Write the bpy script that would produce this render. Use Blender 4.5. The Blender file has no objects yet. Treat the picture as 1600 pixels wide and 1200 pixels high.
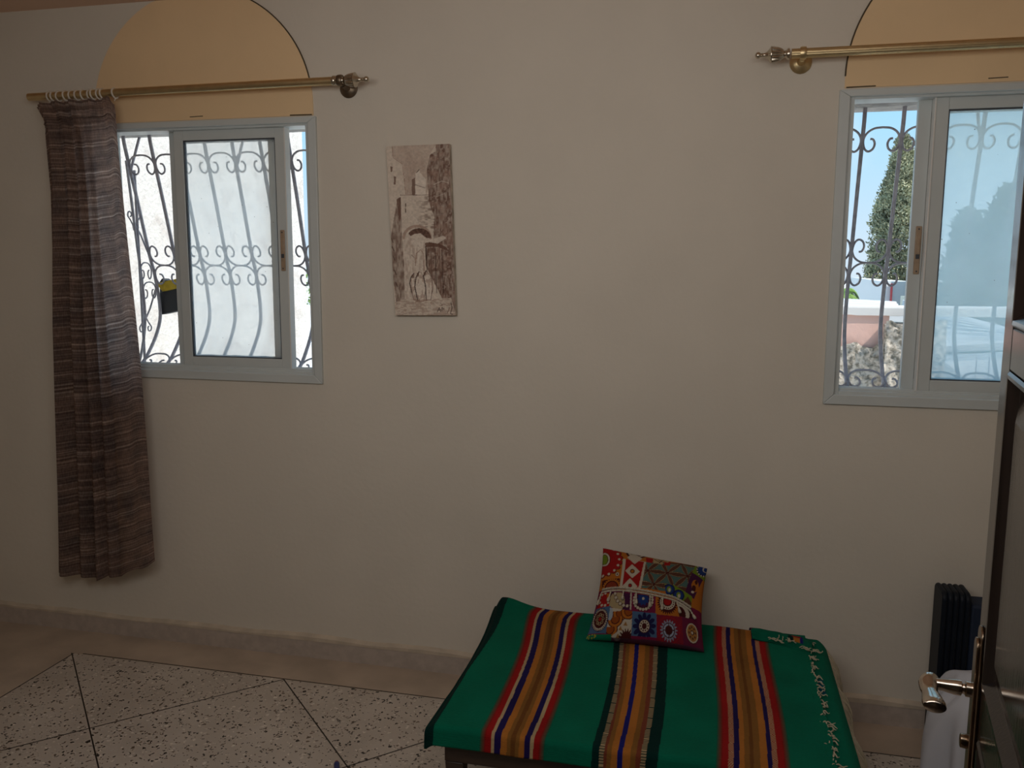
import bpy, math, random
import numpy as np
from mathutils import Vector, Matrix

random.seed(7)
rng = np.random.default_rng(7)
PI = math.pi
sc = bpy.context.scene
C = sc.collection

# ------------------------------------------------------------------ camera, sky, sun, lights, exposure
cd = bpy.data.cameras.new('camera'); cam = bpy.data.objects.new('camera', cd); C.objects.link(cam)
F = Vector((-0.2273, 0.96417, -0.13681)); R = Vector((0.97319, 0.22995, 0.00369)); U = Vector((-0.03502, 0.13231, 0.99059))
cam.matrix_world = Matrix(((R.x, U.x, -F.x, 0.0), (R.y, U.y, -F.y, -3.2), (R.z, U.z, -F.z, 1.67405), (0, 0, 0, 1)))
cd.sensor_width = 36.0; cd.sensor_fit = 'HORIZONTAL'; cd.lens = 36.0 * 1330.4 / 1600.0
cd.clip_start = 0.02; cd.clip_end = 400
sc.camera = cam
sc.view_settings.view_transform = 'Standard'
sc.view_settings.look = 'None'
sc.view_settings.gamma = 1.0
sc.view_settings.use_curve_mapping = False
sc.view_settings.exposure = 0.0

w = bpy.data.worlds.new('sky'); sc.world = w; w.use_nodes = True
nt = w.node_tree; nt.nodes.clear()
wo = nt.nodes.new('ShaderNodeOutputWorld'); wb = nt.nodes.new('ShaderNodeBackground')
tc = nt.nodes.new('ShaderNodeTexCoord'); sx = nt.nodes.new('ShaderNodeSeparateXYZ')
rp = nt.nodes.new('ShaderNodeValToRGB')
rp.color_ramp.elements[0].position = 0.0; rp.color_ramp.elements[0].color = (0.66, 0.80, 0.92, 1)
rp.color_ramp.elements[1].position = 1.0; rp.color_ramp.elements[1].color = (0.30, 0.58, 1.0, 1)
e = rp.color_ramp.elements.new(0.16); e.color = (0.40, 0.74, 1.0, 1)
cn = nt.nodes.new('ShaderNodeTexNoise'); cn.inputs['Scale'].default_value = 5.0; cn.inputs['Detail'].default_value = 6
cr = nt.nodes.new('ShaderNodeValToRGB')
cr.color_ramp.elements[0].position = 0.56; cr.color_ramp.elements[0].color = (0, 0, 0, 1)
cr.color_ramp.elements[1].position = 0.75; cr.color_ramp.elements[1].color = (0.7, 0.7, 0.7, 1)
cm = nt.nodes.new('ShaderNodeMix'); cm.data_type = 'RGBA'; cm.inputs[7].default_value = (0.85, 0.88, 0.92, 1)
nt.links.new(tc.outputs['Generated'], sx.inputs[0]); nt.links.new(sx.outputs['Z'], rp.inputs[0])
nt.links.new(tc.outputs['Generated'], cn.inputs['Vector']); nt.links.new(cn.outputs['Fac'], cr.inputs[0])
nt.links.new(cr.outputs['Color'], cm.inputs[0]); nt.links.new(rp.outputs['Color'], cm.inputs[6])
nt.links.new(cm.outputs[2], wb.inputs['Color']); wb.inputs['Strength'].default_value = 1.05
nt.links.new(wb.outputs[0], wo.inputs[0])

sl = bpy.data.lights.new('sun', 'SUN'); so = bpy.data.objects.new('sun', sl); C.objects.link(so)
sl.energy = 4.6; sl.angle = math.radians(0.6); sl.color = (1.0, 0.95, 0.86)
so.rotation_euler = (-Vector((0.70, -0.27, 0.85))).to_track_quat('-Z', 'Y').to_euler(); so.location = (8, -4, 12)

def area(name, loc, target, sx_, sy_, power, col):
    l = bpy.data.lights.new(name, 'AREA'); o = bpy.data.objects.new(name, l); C.objects.link(o)
    l.shape = 'RECTANGLE'; l.size = sx_; l.size_y = sy_; l.energy = power; l.color = col
    o.location = loc; o.rotation_euler = (Vector(target) - Vector(loc)).to_track_quat('-Z', 'Y').to_euler()
    return o
area('fill_light', (-0.50, -2.42, 2.20), (-0.5, 0.0, 1.40), 2.3, 0.6, 15.0, (1.0, 0.965, 0.925))  # added fill behind the view, brightens the interior; no actual lamp there

# ------------------------------------------------------------------ materials
def newmat(name):
    m = bpy.data.materials.new(name); m.use_nodes = True
    return m, m.node_tree, m.node_tree.nodes['Principled BSDF']

def pm(name, col, rough=0.6, metal=0.0, var=0.0, scale=8.0, bump=0.0, bscale=60.0, detail=4.0, stretch=(1, 1, 1), col2=None, thr=None, spec=None):
    m, t, b = newmat(name)
    b.inputs['Base Color'].default_value = (*col, 1); b.inputs['Roughness'].default_value = rough; b.inputs['Metallic'].default_value = metal
    if spec is not None: b.inputs['Specular IOR Level'].default_value = spec
    co = t.nodes.new('ShaderNodeTexCoord'); mp = t.nodes.new('ShaderNodeMapping'); mp.inputs['Scale'].default_value = stretch
    t.links.new(co.outputs['Object'], mp.inputs['Vector'])
    if var or col2:
        n = t.nodes.new('ShaderNodeTexNoise'); n.inputs['Scale'].default_value = scale; n.inputs['Detail'].default_value = detail
        t.links.new(mp.outputs[0], n.inputs['Vector'])
        r = t.nodes.new('ShaderNodeValToRGB')
        lo, hi = thr or (0.35, 0.65)
        c2 = col2 or tuple(c * (1 - var) for c in col)
        r.color_ramp.elements[0].position = lo; r.color_ramp.elements[0].color = (*c2, 1)
        r.color_ramp.elements[1].position = hi; r.color_ramp.elements[1].color = (*col, 1)
        t.links.new(n.outputs['Fac'], r.inputs[0]); t.links.new(r.outputs[0], b.inputs['Base Color'])
    if bump:
        n2 = t.nodes.new('ShaderNodeTexNoise'); n2.inputs['Scale'].default_value = bscale; n2.inputs['Detail'].default_value = 5
        t.links.new(mp.outputs[0], n2.inputs['Vector'])
        bp = t.nodes.new('ShaderNodeBump'); bp.inputs['Strength'].default_value = bump; bp.inputs['Distance'].default_value = 0.01
        t.links.new(n2.outputs['Fac'], bp.inputs['Height']); t.links.new(bp.outputs[0], b.inputs['Normal'])
    return m

M = {}
M['wall'] = pm('cream_plaster', (0.74, 0.68, 0.585), 0.85, var=0.05, scale=2.5, bump=0.10, bscale=45)
M['ceiling'] = pm('ceiling_paint', (0.78, 0.54, 0.40), 0.9, var=0.06, scale=2)
M['orange'] = pm('ochre_paint', (0.90, 0.655, 0.385), 0.8, var=0.06, scale=3, bump=0.08, bscale=40)
M['crack'] = pm('crack_line', (0.10, 0.075, 0.045), 0.9)
M['base'] = pm('terrazzo_skirting', (0.54, 0.46, 0.40), 0.5, var=0.15, scale=30, bump=0.05)
M['plasterlip'] = pm('plaster_lip', (0.66, 0.56, 0.44), 0.8, var=0.2, scale=12, bump=0.3, bscale=30)
M['alu'] = pm('white_aluminium', (0.62, 0.66, 0.65), 0.42, var=0.05, scale=6)
M['alu_dark'] = pm('rubber_seal', (0.06, 0.065, 0.075), 0.6)
M['felt'] = pm('pale_felt', (0.82, 0.80, 0.76), 0.8)
M['lock'] = pm('beige_latch', (0.42, 0.30, 0.20), 0.4, var=0.1, scale=50)
M['iron'] = pm('grey_iron', (0.40, 0.365, 0.39), 0.55, var=0.3, scale=40)
M['brass'] = pm('satin_brass', (0.74, 0.58, 0.33), 0.36, 1.0, var=0.1, scale=30)
M['nickel'] = pm('champagne_nickel', (0.60, 0.54, 0.44), 0.22, 1.0)
M['darkbrass'] = pm('dark_bronze', (0.22, 0.17, 0.12), 0.4, 1.0)
M['ring'] = pm('ivory_plastic', (0.70, 0.64, 0.56), 0.5)
M['wood'] = pm('dark_wood', (0.05, 0.028, 0.018), 0.4, var=0.4, scale=6, stretch=(1, 12, 12))
M['door'] = pm('varnished_dark_wood', (0.020, 0.013, 0.011), 0.13, var=0.5, scale=5, stretch=(14, 14, 0.8), bump=0.05, bscale=14)
M['bronze'] = pm('antique_bronze', (0.36, 0.27, 0.19), 0.24, 1.0, var=0.25, scale=25)
M['steel'] = pm('nickel_lever', (0.58, 0.50, 0.42), 0.16, 1.0, var=0.08, scale=20)
M['navy'] = pm('navy_shell', (0.006, 0.010, 0.018), 0.5, spec=0.25, var=0.2, scale=20)
M['navycloth'] = pm('navy_cloth', (0.008, 0.018, 0.045), 0.75)
M['sheet'] = pm('white_sheet', (0.56, 0.57, 0.62), 0.85, var=0.04, scale=6, bump=0.05, bscale=300)
M['fringe'] = pm('cream_yarn', (0.58, 0.50, 0.36), 0.9, var=0.2, scale=60)
M['cord'] = pm('cream_cord', (0.52, 0.46, 0.36), 0.85, var=0.35, scale=160)
M['bluep'] = pm('blue_plastic', (0.01, 0.025, 0.16), 0.35)
M['redtip'] = pm('reddish_plastic', (0.45, 0.14, 0.09), 0.35)
M['stucco'] = pm('white_stucco', (0.66, 0.615, 0.57), 0.95, col2=(0.53, 0.47, 0.43), scale=9, thr=(0.26, 0.50), bump=1.0, bscale=40, detail=9)
M['pink'] = pm('pink_render', (0.74, 0.46, 0.38), 0.95, var=0.08, scale=3, bump=0.3, bscale=20)
M['capwhite'] = pm('white_coping', (0.74, 0.69, 0.65), 0.9, var=0.06, scale=5)
M['rubble'] = pm('rubble_stone', (0.56, 0.48, 0.40), 0.95, col2=(0.18, 0.155, 0.12), scale=34, thr=(0.36, 0.58), detail=8, bump=1.0, bscale=30)
M['white'] = pm('white_render', (0.74, 0.74, 0.73), 0.9, var=0.03, scale=2)
M['redp'] = pm('red_paint', (0.55, 0.08, 0.08), 0.6)
M['ground'] = pm('pale_terrace', (0.86, 0.83, 0.78), 0.95, var=0.1, scale=1)
M['tin'] = pm('corrugated_sheet', (0.60, 0.60, 0.60), 0.6, var=0.08, scale=3)
M['concrete'] = pm('raw_concrete', (0.52, 0.49, 0.46), 0.95, var=0.4, scale=22, bump=0.5, bscale=40)
M['leaf'] = pm('cypress_leaf', (0.46, 0.45, 0.28), 0.8, var=0.45, scale=3.0)
M['leafd'] = pm('pine_leaf', (0.10, 0.15, 0.10), 0.8, var=0.4, scale=2.5)
M['palm'] = pm('palm_leaf', (0.22, 0.36, 0.06), 0.7, var=0.3, scale=6)
M['bark'] = pm('bark', (0.14, 0.10, 0.07), 0.9, var=0.3, scale=10)
M['bag'] = pm('black_plastic', (0.022, 0.020, 0.022), 0.5)
M['yellow'] = pm('yellow_cloth', (0.60, 0.40, 0.03), 0.8, var=0.15, scale=40)

def glass_mat(name, dust, tint, specks=True):
    m = bpy.data.materials.new(name); m.use_nodes = True; t = m.node_tree; t.nodes.clear()
    o = t.nodes.new('ShaderNodeOutputMaterial'); tr = t.nodes.new('ShaderNodeBsdfTransparent'); tl = t.nodes.new('ShaderNodeBsdfTranslucent')
    gl = t.nodes.new('ShaderNodeBsdfGlossy'); gl.inputs['Roughness'].default_value = 0.03
    tr.inputs[0].default_value = (0.985, 0.99, 0.99, 1); tl.inputs[0].default_value = (*tint, 1)
    m1 = t.nodes.new('ShaderNodeMixShader'); m2 = t.nodes.new('ShaderNodeMixShader')
    co = t.nodes.new('ShaderNodeTexCoord'); n = t.nodes.new('ShaderNodeTexNoise'); n.inputs['Scale'].default_value = 5; n.inputs['Detail'].default_value = 5
    mr = t.nodes.new('ShaderNodeMapRange'); mr.inputs[1].default_value = 0.3; mr.inputs[2].default_value = 0.7
    mr.inputs[3].default_value = max(0, dust - 0.05); mr.inputs[4].default_value = dust + 0.05 * (dust > 0)
    v = t.nodes.new('ShaderNodeTexVoronoi'); v.inputs['Scale'].default_value = 26
    lt = t.nodes.new('ShaderNodeMath'); lt.operation = 'LESS_THAN'; lt.inputs[1].default_value = 0.045 if specks else -1.0
    df = t.nodes.new('ShaderNodeBsdfDiffuse'); df.inputs[0].default_value = (0.12, 0.11, 0.10, 1)
    m3 = t.nodes.new('ShaderNodeMixShader')
    t.links.new(co.outputs['Object'], n.inputs['Vector']); t.links.new(n.outputs['Fac'], mr.inputs[0])
    t.links.new(co.outputs['Object'], v.inputs['Vector']); t.links.new(v.outputs['Distance'], lt.inputs[0])
    t.links.new(mr.outputs[0], m1.inputs[0]); t.links.new(tr.outputs[0], m1.inputs[1]); t.links.new(tl.outputs[0], m1.inputs[2])
    m2.inputs[0].default_value = 0.018
    t.links.new(m1.outputs[0], m2.inputs[1]); t.links.new(gl.outputs[0], m2.inputs[2])
    t.links.new(lt.outputs[0], m3.inputs[0]); t.links.new(m2.outputs[0], m3.inputs[1]); t.links.new(df.outputs[0], m3.inputs[2])
    t.links.new(m3.outputs[0], o.inputs[0])
    return m
M['glass_left'] = glass_mat('dusty_glass', 0.42, (1.0, 1.0, 0.97))
M['glass_thin_dust'] = glass_mat('thin_dust_glass', 0.06, (0.95, 0.97, 0.97))
M['glass_clear'] = glass_mat('clear_glass', 0.0, (1, 1, 1), False)
M['glass_right'] = glass_mat('dusty_bluish_glass', 0.68, (0.80, 0.98, 1.0))

def curtain_mat():
    m = bpy.data.materials.new('woven_curtain'); m.use_nodes = True; t = m.node_tree; t.nodes.clear()
    o = t.nodes.new('ShaderNodeOutputMaterial'); d = t.nodes.new('ShaderNodeBsdfDiffuse'); tl = t.nodes.new('ShaderNodeBsdfTranslucent'); mx = t.nodes.new('ShaderNodeMixShader')
    co = t.nodes.new('ShaderNodeTexCoord')
    def noise(st, detail=3):
        mp = t.nodes.new('ShaderNodeMapping'); mp.inputs['Scale'].default_value = st
        n = t.nodes.new('ShaderNodeTexNoise'); n.inputs['Scale'].default_value = 1.0; n.inputs['Detail'].default_value = detail
        t.links.new(co.outputs['UV'], mp.inputs[0]); t.links.new(mp.outputs[0], n.inputs['Vector']); return n
    n1 = noise((1.1, 240, 1)); n2 = noise((7, 22, 1)); n3 = noise((220, 90, 1), 2)
    r1 = t.nodes.new('ShaderNodeValToRGB'); r1.color_ramp.elements[0].position = 0.36; r1.color_ramp.elements[0].color = (0.20, 0.15, 0.135, 1)
    r1.color_ramp.elements[1].position = 0.76; r1.color_ramp.elements[1].color = (0.80, 0.70, 0.62, 1)
    q = r1.color_ramp.elements.new(0.56); q.color = (0.36, 0.275, 0.24, 1)
    r2 = t.nodes.new('ShaderNodeValToRGB'); r2.color_ramp.elements[0].position = 0.35; r2.color_ramp.elements[0].color = (0.72, 0.72, 0.74, 1)
    r2.color_ramp.elements[1].position = 0.65; r2.color_ramp.elements[1].color = (1.15, 1.05, 0.98, 1)
    r3 = t.nodes.new('ShaderNodeValToRGB'); r3.color_ramp.elements[0].position = 0.4; r3.color_ramp.elements[0].color = (0.8, 0.8, 0.8, 1)
    r3.color_ramp.elements[1].position = 0.7; r3.color_ramp.elements[1].color = (1.2, 1.2, 1.2, 1)
    for n, r in ((n1, r1), (n2, r2), (n3, r3)): t.links.new(n.outputs['Fac'], r.inputs[0])
    a = t.nodes.new('ShaderNodeMix'); a.data_type = 'RGBA'; a.blend_type = 'MULTIPLY'; a.inputs[0].default_value = 1
    b = t.nodes.new('ShaderNodeMix'); b.data_type = 'RGBA'; b.blend_type = 'MULTIPLY'; b.inputs[0].default_value = 1
    t.links.new(r1.outputs[0], a.inputs[6]); t.links.new(r2.outputs[0], a.inputs[7])
    t.links.new(a.outputs[2], b.inputs[6]); t.links.new(r3.outputs[0], b.inputs[7])
    t.links.new(b.outputs[2], d.inputs[0]); t.links.new(b.outputs[2], tl.inputs[0])
    bp = t.nodes.new('ShaderNodeBump'); bp.inputs['Strength'].default_value = 0.5; bp.inputs['Distance'].default_value = 0.004
    t.links.new(n1.outputs['Fac'], bp.inputs['Height']); t.links.new(bp.outputs[0], d.inputs['Normal'])
    mx.inputs[0].default_value = 0.6
    t.links.new(d.outputs[0], mx.inputs[1]); t.links.new(tl.outputs[0], mx.inputs[2]); t.links.new(mx.outputs[0], o.inputs[0])
    return m
M['curtain'] = curtain_mat()

def attr_mat(name, rough, bump=0.0, bst=(1, 1, 1), bscale=400):
    m, t, b = newmat(name); at = t.nodes.new('ShaderNodeAttribute'); at.attribute_name = 'dye'
    t.links.new(at.outputs['Color'], b.inputs['Base Color']); b.inputs['Roughness'].default_value = rough; b.inputs['Specular IOR Level'].default_value = 0.15
    if bump:
        co = t.nodes.new('ShaderNodeTexCoord'); mp = t.nodes.new('ShaderNodeMapping'); mp.inputs['Scale'].default_value = bst
        n = t.nodes.new('ShaderNodeTexNoise'); n.inputs['Scale'].default_value = bscale; n.inputs['Detail'].default_value = 2
        bp = t.nodes.new('ShaderNodeBump'); bp.inputs['Strength'].default_value = bump; bp.inputs['Distance'].default_value = 0.003
        t.links.new(co.outputs['Object'], mp.inputs[0]); t.links.new(mp.outputs[0], n.inputs['Vector'])
        t.links.new(n.outputs['Fac'], bp.inputs['Height']); t.links.new(bp.outputs[0], b.inputs['Normal'])
    return m
M['kilim'] = attr_mat('striped_weave', 0.95, 0.5, (0.25, 1, 1), 260)
M['print'] = attr_mat('printed_cotton', 0.85, 0.2, (1, 1, 1), 500)
M['paint'] = attr_mat('oil_paint', 0.6, 0.5, (1, 1, 1), 160)

def terrazzo():
    m, t, b = newmat('terrazzo_floor'); b.inputs['Roughness'].default_value = 0.38
    co = t.nodes.new('ShaderNodeTexCoord')
    wp = t.nodes.new('ShaderNodeTexNoise'); wp.inputs['Scale'].default_value = 60
    ad = t.nodes.new('ShaderNodeMix'); ad.data_type = 'RGBA'; ad.blend_type = 'LINEAR_LIGHT'; ad.inputs[0].default_value = 0.015
    t.links.new(co.outputs['Object'], wp.inputs['Vector']); t.links.new(co.outputs['Object'], ad.inputs[6]); t.links.new(wp.outputs['Color'], ad.inputs[7])
    v = t.nodes.new('ShaderNodeTexVoronoi'); v.inputs['Scale'].default_value = 78; v.inputs['Randomness'].default_value = 1.0
    t.links.new(ad.outputs[2], v.inputs['Vector'])
    sp = t.nodes.new('ShaderNodeSeparateColor'); t.links.new(v.outputs['Color'], sp.inputs[0])
    # chip radius varies cell by cell
    sz = t.nodes.new('ShaderNodeMapRange'); sz.inputs[1].default_value = 0.08; sz.inputs[2].default_value = 1.0; sz.inputs[3].default_value = 0.0; sz.inputs[4].default_value = 0.50
    t.links.new(sp.outputs[0], sz.inputs[0])
    lt = t.nodes.new('ShaderNodeMath'); lt.operation = 'LESS_THAN'; t.links.new(v.outputs['Distance'], lt.inputs[0]); t.links.new(sz.outputs[0], lt.inputs[1])
    cc = t.nodes.new('ShaderNodeValToRGB'); cc.color_ramp.interpolation = 'CONSTANT'
    cc.color_ramp.elements[0].color = (0.035, 0.028, 0.022, 1); cc.color_ramp.elements[1].position = 0.45; cc.color_ramp.elements[1].color = (0.16, 0.115, 0.08, 1)
    q = cc.color_ramp.elements.new(0.75); q.color = (0.74, 0.67, 0.58, 1)
    t.links.new(sp.outputs[1], cc.inputs[0])
    n = t.nodes.new('ShaderNodeTexNoise'); n.inputs['Scale'].default_value = 4; n.inputs['Detail'].default_value = 6
    br = t.nodes.new('ShaderNodeValToRGB'); br.color_ramp.elements[0].position = 0.3; br.color_ramp.elements[0].color = (0.50, 0.435, 0.37, 1)
    br.color_ramp.elements[1].position = 0.7; br.color_ramp.elements[1].color = (0.62, 0.55, 0.475, 1)
    t.links.new(co.outputs['Object'], n.inputs['Vector']); t.links.new(n.outputs['Fac'], br.inputs[0])
    mx = t.nodes.new('ShaderNodeMix'); mx.data_type = 'RGBA'
    t.links.new(lt.outputs[0], mx.inputs[0]); t.links.new(br.outputs[0], mx.inputs[6]); t.links.new(cc.outputs[0], mx.inputs[7])
    t.links.new(mx.outputs[2], b.inputs['Base Color'])
    return m
M['terrazzo'] = terrazzo()
M['border'] = pm('plain_border_terrazzo', (0.56, 0.45, 0.35), 0.42, var=0.22, scale=5, detail=8)
M['strip'] = pm('dark_divider', (0.03, 0.025, 0.02), 0.5)

# ------------------------------------------------------------------ mesh helpers
class MB:
    def __init__(s): s.v = []; s.f = []; s.mi = []; s.m = 0
    def add(s, vs, fs):
        o = len(s.v); s.v.extend([tuple(x) for x in vs])
        for f in fs: s.f.append(tuple(i + o for i in f)); s.mi.append(s.m)
        return s
    def box(s, x0, x1, y0, y1, z0, z1, T=None):
        vs = [Vector((x, y, z)) for z in (z0, z1) for y in (y0, y1) for x in (x0, x1)]
        if T: vs = [T @ v for v in vs]
        return s.add(vs, [(0, 2, 3, 1), (4, 5, 7, 6), (0, 1, 5, 4), (2, 6, 7, 3), (0, 4, 6, 2), (1, 3, 7, 5)])
    def tube(s, pts, r, n=8, caps=True, closed=False):
        pts = [Vector(p) for p in pts]; N = len(pts); rs = r if hasattr(r, '__len__') else [r] * N
        vs = []; up = None
        for i, p in enumerate(pts):
            a = pts[i - 1] if (i > 0 or closed) else p; b = pts[(i + 1) % N] if (i < N - 1 or closed) else p
            t = (b - a).normalized()
            if up is None:
                up = Vector((0, 0, 1)) if abs(t.z) < 0.9 else Vector((0, 1, 0))
            up = (up - t * up.dot(t))
            if up.length < 1e-6: up = t.orthogonal()
            up.normalize(); sd = t.cross(up)
            for k in range(n):
                an = 2 * PI * (k + .5) / n; vs.append(p + (up * math.sin(an) + sd * math.cos(an)) * rs[i])
        fs = [(i * n + k, i * n + (k + 1) % n, (i + 1) * n + (k + 1) % n, (i + 1) * n + k) for i in range(N - 1) for k in range(n)]
        if closed: fs += [((N - 1) * n + k, (N - 1) * n + (k + 1) % n, (k + 1) % n, k) for k in range(n)]
        elif caps: fs += [tuple(range(n - 1, -1, -1)), tuple((N - 1) * n + k for k in range(n))]
        return s.add(vs, fs)
    def lathe(s, prof, T, n=24, flute=None):
        """prof: (axial, radius) along local x; T: matrix"""
        vs = []
        for a, r in prof:
            for k in range(n):
                an = 2 * PI * k / n; rr = r
                if flute and flute[0] <= a <= flute[1]: rr = r * (1 - flute[3] * (0.5 + 0.5 * math.cos(flute[2] * an)))
                vs.append(T @ Vector((a, rr * math.cos(an), rr * math.sin(an))))
        N = len(prof)
        fs = [(i * n + k, i * n + (k + 1) % n, (i + 1) * n + (k + 1) % n, (i + 1) * n + k) for i in range(N - 1) for k in range(n)]
        fs += [tuple(range(n - 1, -1, -1)), tuple((N - 1) * n + k for k in range(n))]
        return s.add(vs, fs)
    def grid(s, P):
        """P: array (a, b, 3)"""
        a, b = P.shape[:2]
        return s.add(P.reshape(-1, 3).tolist(), [(i * b + j, i * b + j + 1, (i + 1) * b + j + 1, (i + 1) * b + j) for i in range(a - 1) for j in range(b - 1)])
    def build(s, name, mats, parent=None, smooth=False, bevel=0.0, angle=35, solid=0.0, seg=2):
        me = bpy.data.meshes.new(name); me.from_pydata(s.v, [], s.f)
        for m in (mats if isinstance(mats, (list, tuple)) else [mats]): me.materials.append(m)
        if any(s.mi): me.polygons.foreach_set('material_index', s.mi)
        me.update()
        o = bpy.data.objects.new(name, me); C.objects.link(o)
        if parent:
            o.parent = parent
            o.matrix_parent_inverse = parent.matrix_basis.inverted()
        if smooth:
            me.polygons.foreach_set('use_smooth', [True] * len(me.polygons)); me.set_sharp_from_angle(angle=math.radians(angle))
        if solid:
            md = o.modifiers.new('thickness', 'SOLIDIFY'); md.thickness = solid; md.offset = -1
        if bevel:
            md = o.modifiers.new('bevel', 'BEVEL'); md.width = bevel; md.segments = seg; md.limit_method = 'ANGLE'; md.angle_limit = math.radians(40)
            me.polygons.foreach_set('use_smooth', [True] * len(me.polygons)); me.set_sharp_from_angle(angle=math.radians(50))
        return o

def empty(name, loc, label, cat, group=None):
    o = bpy.data.objects.new(name, None); C.objects.link(o); o.location = loc; o.empty_display_size = 0.05
    return tag(o, label, cat, group)
def tag(o, label, cat, group=None):
    o['label'] = label; o['category'] = cat
    if group: o['group'] = group
    return o
def struct(o, label=None, cat=None):
    o['kind'] = 'structure'
    if label: o['label'] = label
    if cat: o['category'] = cat
    return o
def spline(pts, n):
    """Catmull-Rom through pts, n samples per span"""
    P = [np.array(p, float) for p in pts]; P = [2 * P[0] - P[1]] + P + [2 * P[-1] - P[-2]]; out = []
    for i in range(1, len(P) - 2):
        for k in range(n):
            t = k / n
            out.append(0.5 * ((2 * P[i]) + (-P[i - 1] + P[i + 1]) * t + (2 * P[i - 1] - 5 * P[i] + 4 * P[i + 1] - P[i + 2]) * t * t + (-P[i - 1] + 3 * P[i] - 3 * P[i + 1] + P[i + 2]) * t ** 3))
    out.append(P[-2]); return out
def dye(o, cols):
    a = o.data.color_attributes.new('dye', 'FLOAT_COLOR', 'POINT')
    c = np.ones((len(o.data.vertices), 4), np.float32); c[:, :3] = cols; a.data.foreach_set('color', c.ravel())
def TX(loc, xdir, zup=(0, 0, 1)):
    x = Vector(xdir).normalized(); z = Vector(zup); y = z.cross(x)
    if y.length < 1e-5: y = Vector((0, 1, 0))
    y.normalize(); z = x.cross(y)
    return Matrix(((x.x, y.x, z.x, loc[0]), (x.y, y.y, z.y, loc[1]), (x.z, y.z, z.z, loc[2]), (0, 0, 0, 1)))
def srgb(r, g, b):
    f = lambda c: (c / 255) / 12.92 if c <= 10 else (((c / 255) + 0.055) / 1.055) ** 2.4
    return np.array([f(r), f(g), f(b)])

# ------------------------------------------------------------------ room shell
XL, XR, YR, HC, WT = -3.7, 1.8, -4.7, 2.735, 0.26
WIN = {1: (-2.06, 1.193, 2.257), 2: (0.903, 1.190, 2.275)}
b = MB()
hole = 0.485; xs = [XL - 0.2]
for k in (1, 2): xs += [WIN[k][0] - hole, WIN[k][0] + hole]
xs.append(XR + 0.2)
ZS, ZT = 1.215, 2.252
for i in range(5):
    if i in (1, 3): b.box(xs[i], xs[i + 1], 0, 0.095, -0.1, ZS); b.box(xs[i], xs[i + 1], 0, 0.095, ZT, HC + 0.25)
    else: b.box(xs[i], xs[i + 1], 0, 0.095, -0.1, HC + 0.25)
    # the masonry outside the frame opens wider than the frame itself
    e0 = xs[i] + (0.125 if i in (2, 4) else (-0.125 if i in (1, 3) else 0)); e1 = xs[i + 1] + (0.125 if i in (1, 3) else (-0.125 if i in (0, 2) else 0))
    if i in (1, 3): b.box(e0, e1, 0.095, WT, -0.1, ZS); b.box(e0, e1, 0.095, WT, ZT, HC + 0.25)
    else: b.box(e0, e1, 0.095, WT, -0.1, HC + 0.25)
struct(b.build('wall_front', M['wall']))
# lintel slabs outside, above each window
for k in (1, 2):
    cx = WIN[k][0]
    o = MB().box(cx - 0.9, cx + 0.9, WT, WT + 0.06, ZT, ZT + 0.12).build('trim_%d' % k, M['concrete'])
    struct(o, 'concrete lintel slab outside above the %s window' % ('left' if k == 1 else 'right'), 'lintel')
    o = MB().box(cx - hole - 0.12, cx + hole + 0.12, 0.096, WT, ZT - 0.004, ZT - 0.0005).build('trim_%d' % (k + 2), M['concrete'])
    struct(o, 'rough concrete soffit of the %s window' % ('left' if k == 1 else 'right'), 'soffit')
struct(MB().box(XL - 0.2, XL, YR, 0, -0.1, HC + 0.25).build('wall_left', M['wall']))
struct(MB().box(XR, XR + 0.2, YR, 0, -0.1, HC + 0.25).build('wall_right', M['wall']))
b = MB(); b.box(XL, -0.85, -2.78, -2.63, 0, HC); b.box(0.36, XR, -2.78, -2.63, 0, HC); b.box(-0.85, 0.36, -2.78, -2.63, 2.3, HC)
struct(b.build('wall_rear', M['wall']))
struct(MB().box(XL, XR, YR - 0.2, YR, -0.1, HC + 0.25).build('wall_corridor', M['wall']))
struct(MB().box(XL - 0.2, XR + 0.2, YR - 0.2, WT, HC, HC + 0.25).build('ceiling', M['ceiling']))

# floor: plain border, terrazzo field, dark divider strips
b = MB()
FX, FY = -2.655, -0.222
b.m = 1; b.add([(XL, YR, 0), (FX, YR, 0), (FX, FY, 0), (XL, FY, 0)], [(0, 1, 2, 3)]); b.add([(XL, FY, 0), (XR, FY, 0), (XR, 0, 0), (XL, 0, 0)], [(0, 1, 2, 3)])
b.m = 0; b.add([(FX, YR, 0), (XR, YR, 0), (XR, FY, 0), (FX, FY, 0)], [(0, 1, 2, 3)])
b.m = 1; b.box(XL, XR, YR, 0, -0.12, -0.01)
b.m = 2
def strip(x0, y0, x1, y1, wd=0.0026):
    d = Vector((x1 - x0, y1 - y0, 0)); n_ = Vector((-d.y, d.x, 0)).normalized() * wd
    p, q = Vector((x0, y0, 0.0006)), Vector((x1, y1, 0.0006))
    b.add([p - n_, p + n_, q + n_, q - n_], [(0, 3, 2, 1)])
strip(FX + 0.04, FY + 0.006, XR, FY); strip(FX, FY, FX, -2.6)
ap = 1.0115
for k in range(5):
    x = -1.655 + (k - 1) * ap
    strip(x, FY, x + 2.3, FY - 2.3)
    L = min(2.3, x - FX)
    if L > 0.05: strip(x, FY, x - L, FY - L)
struct(b.build('floor', [M['terrazzo'], M['border'], M['strip']]))

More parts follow.
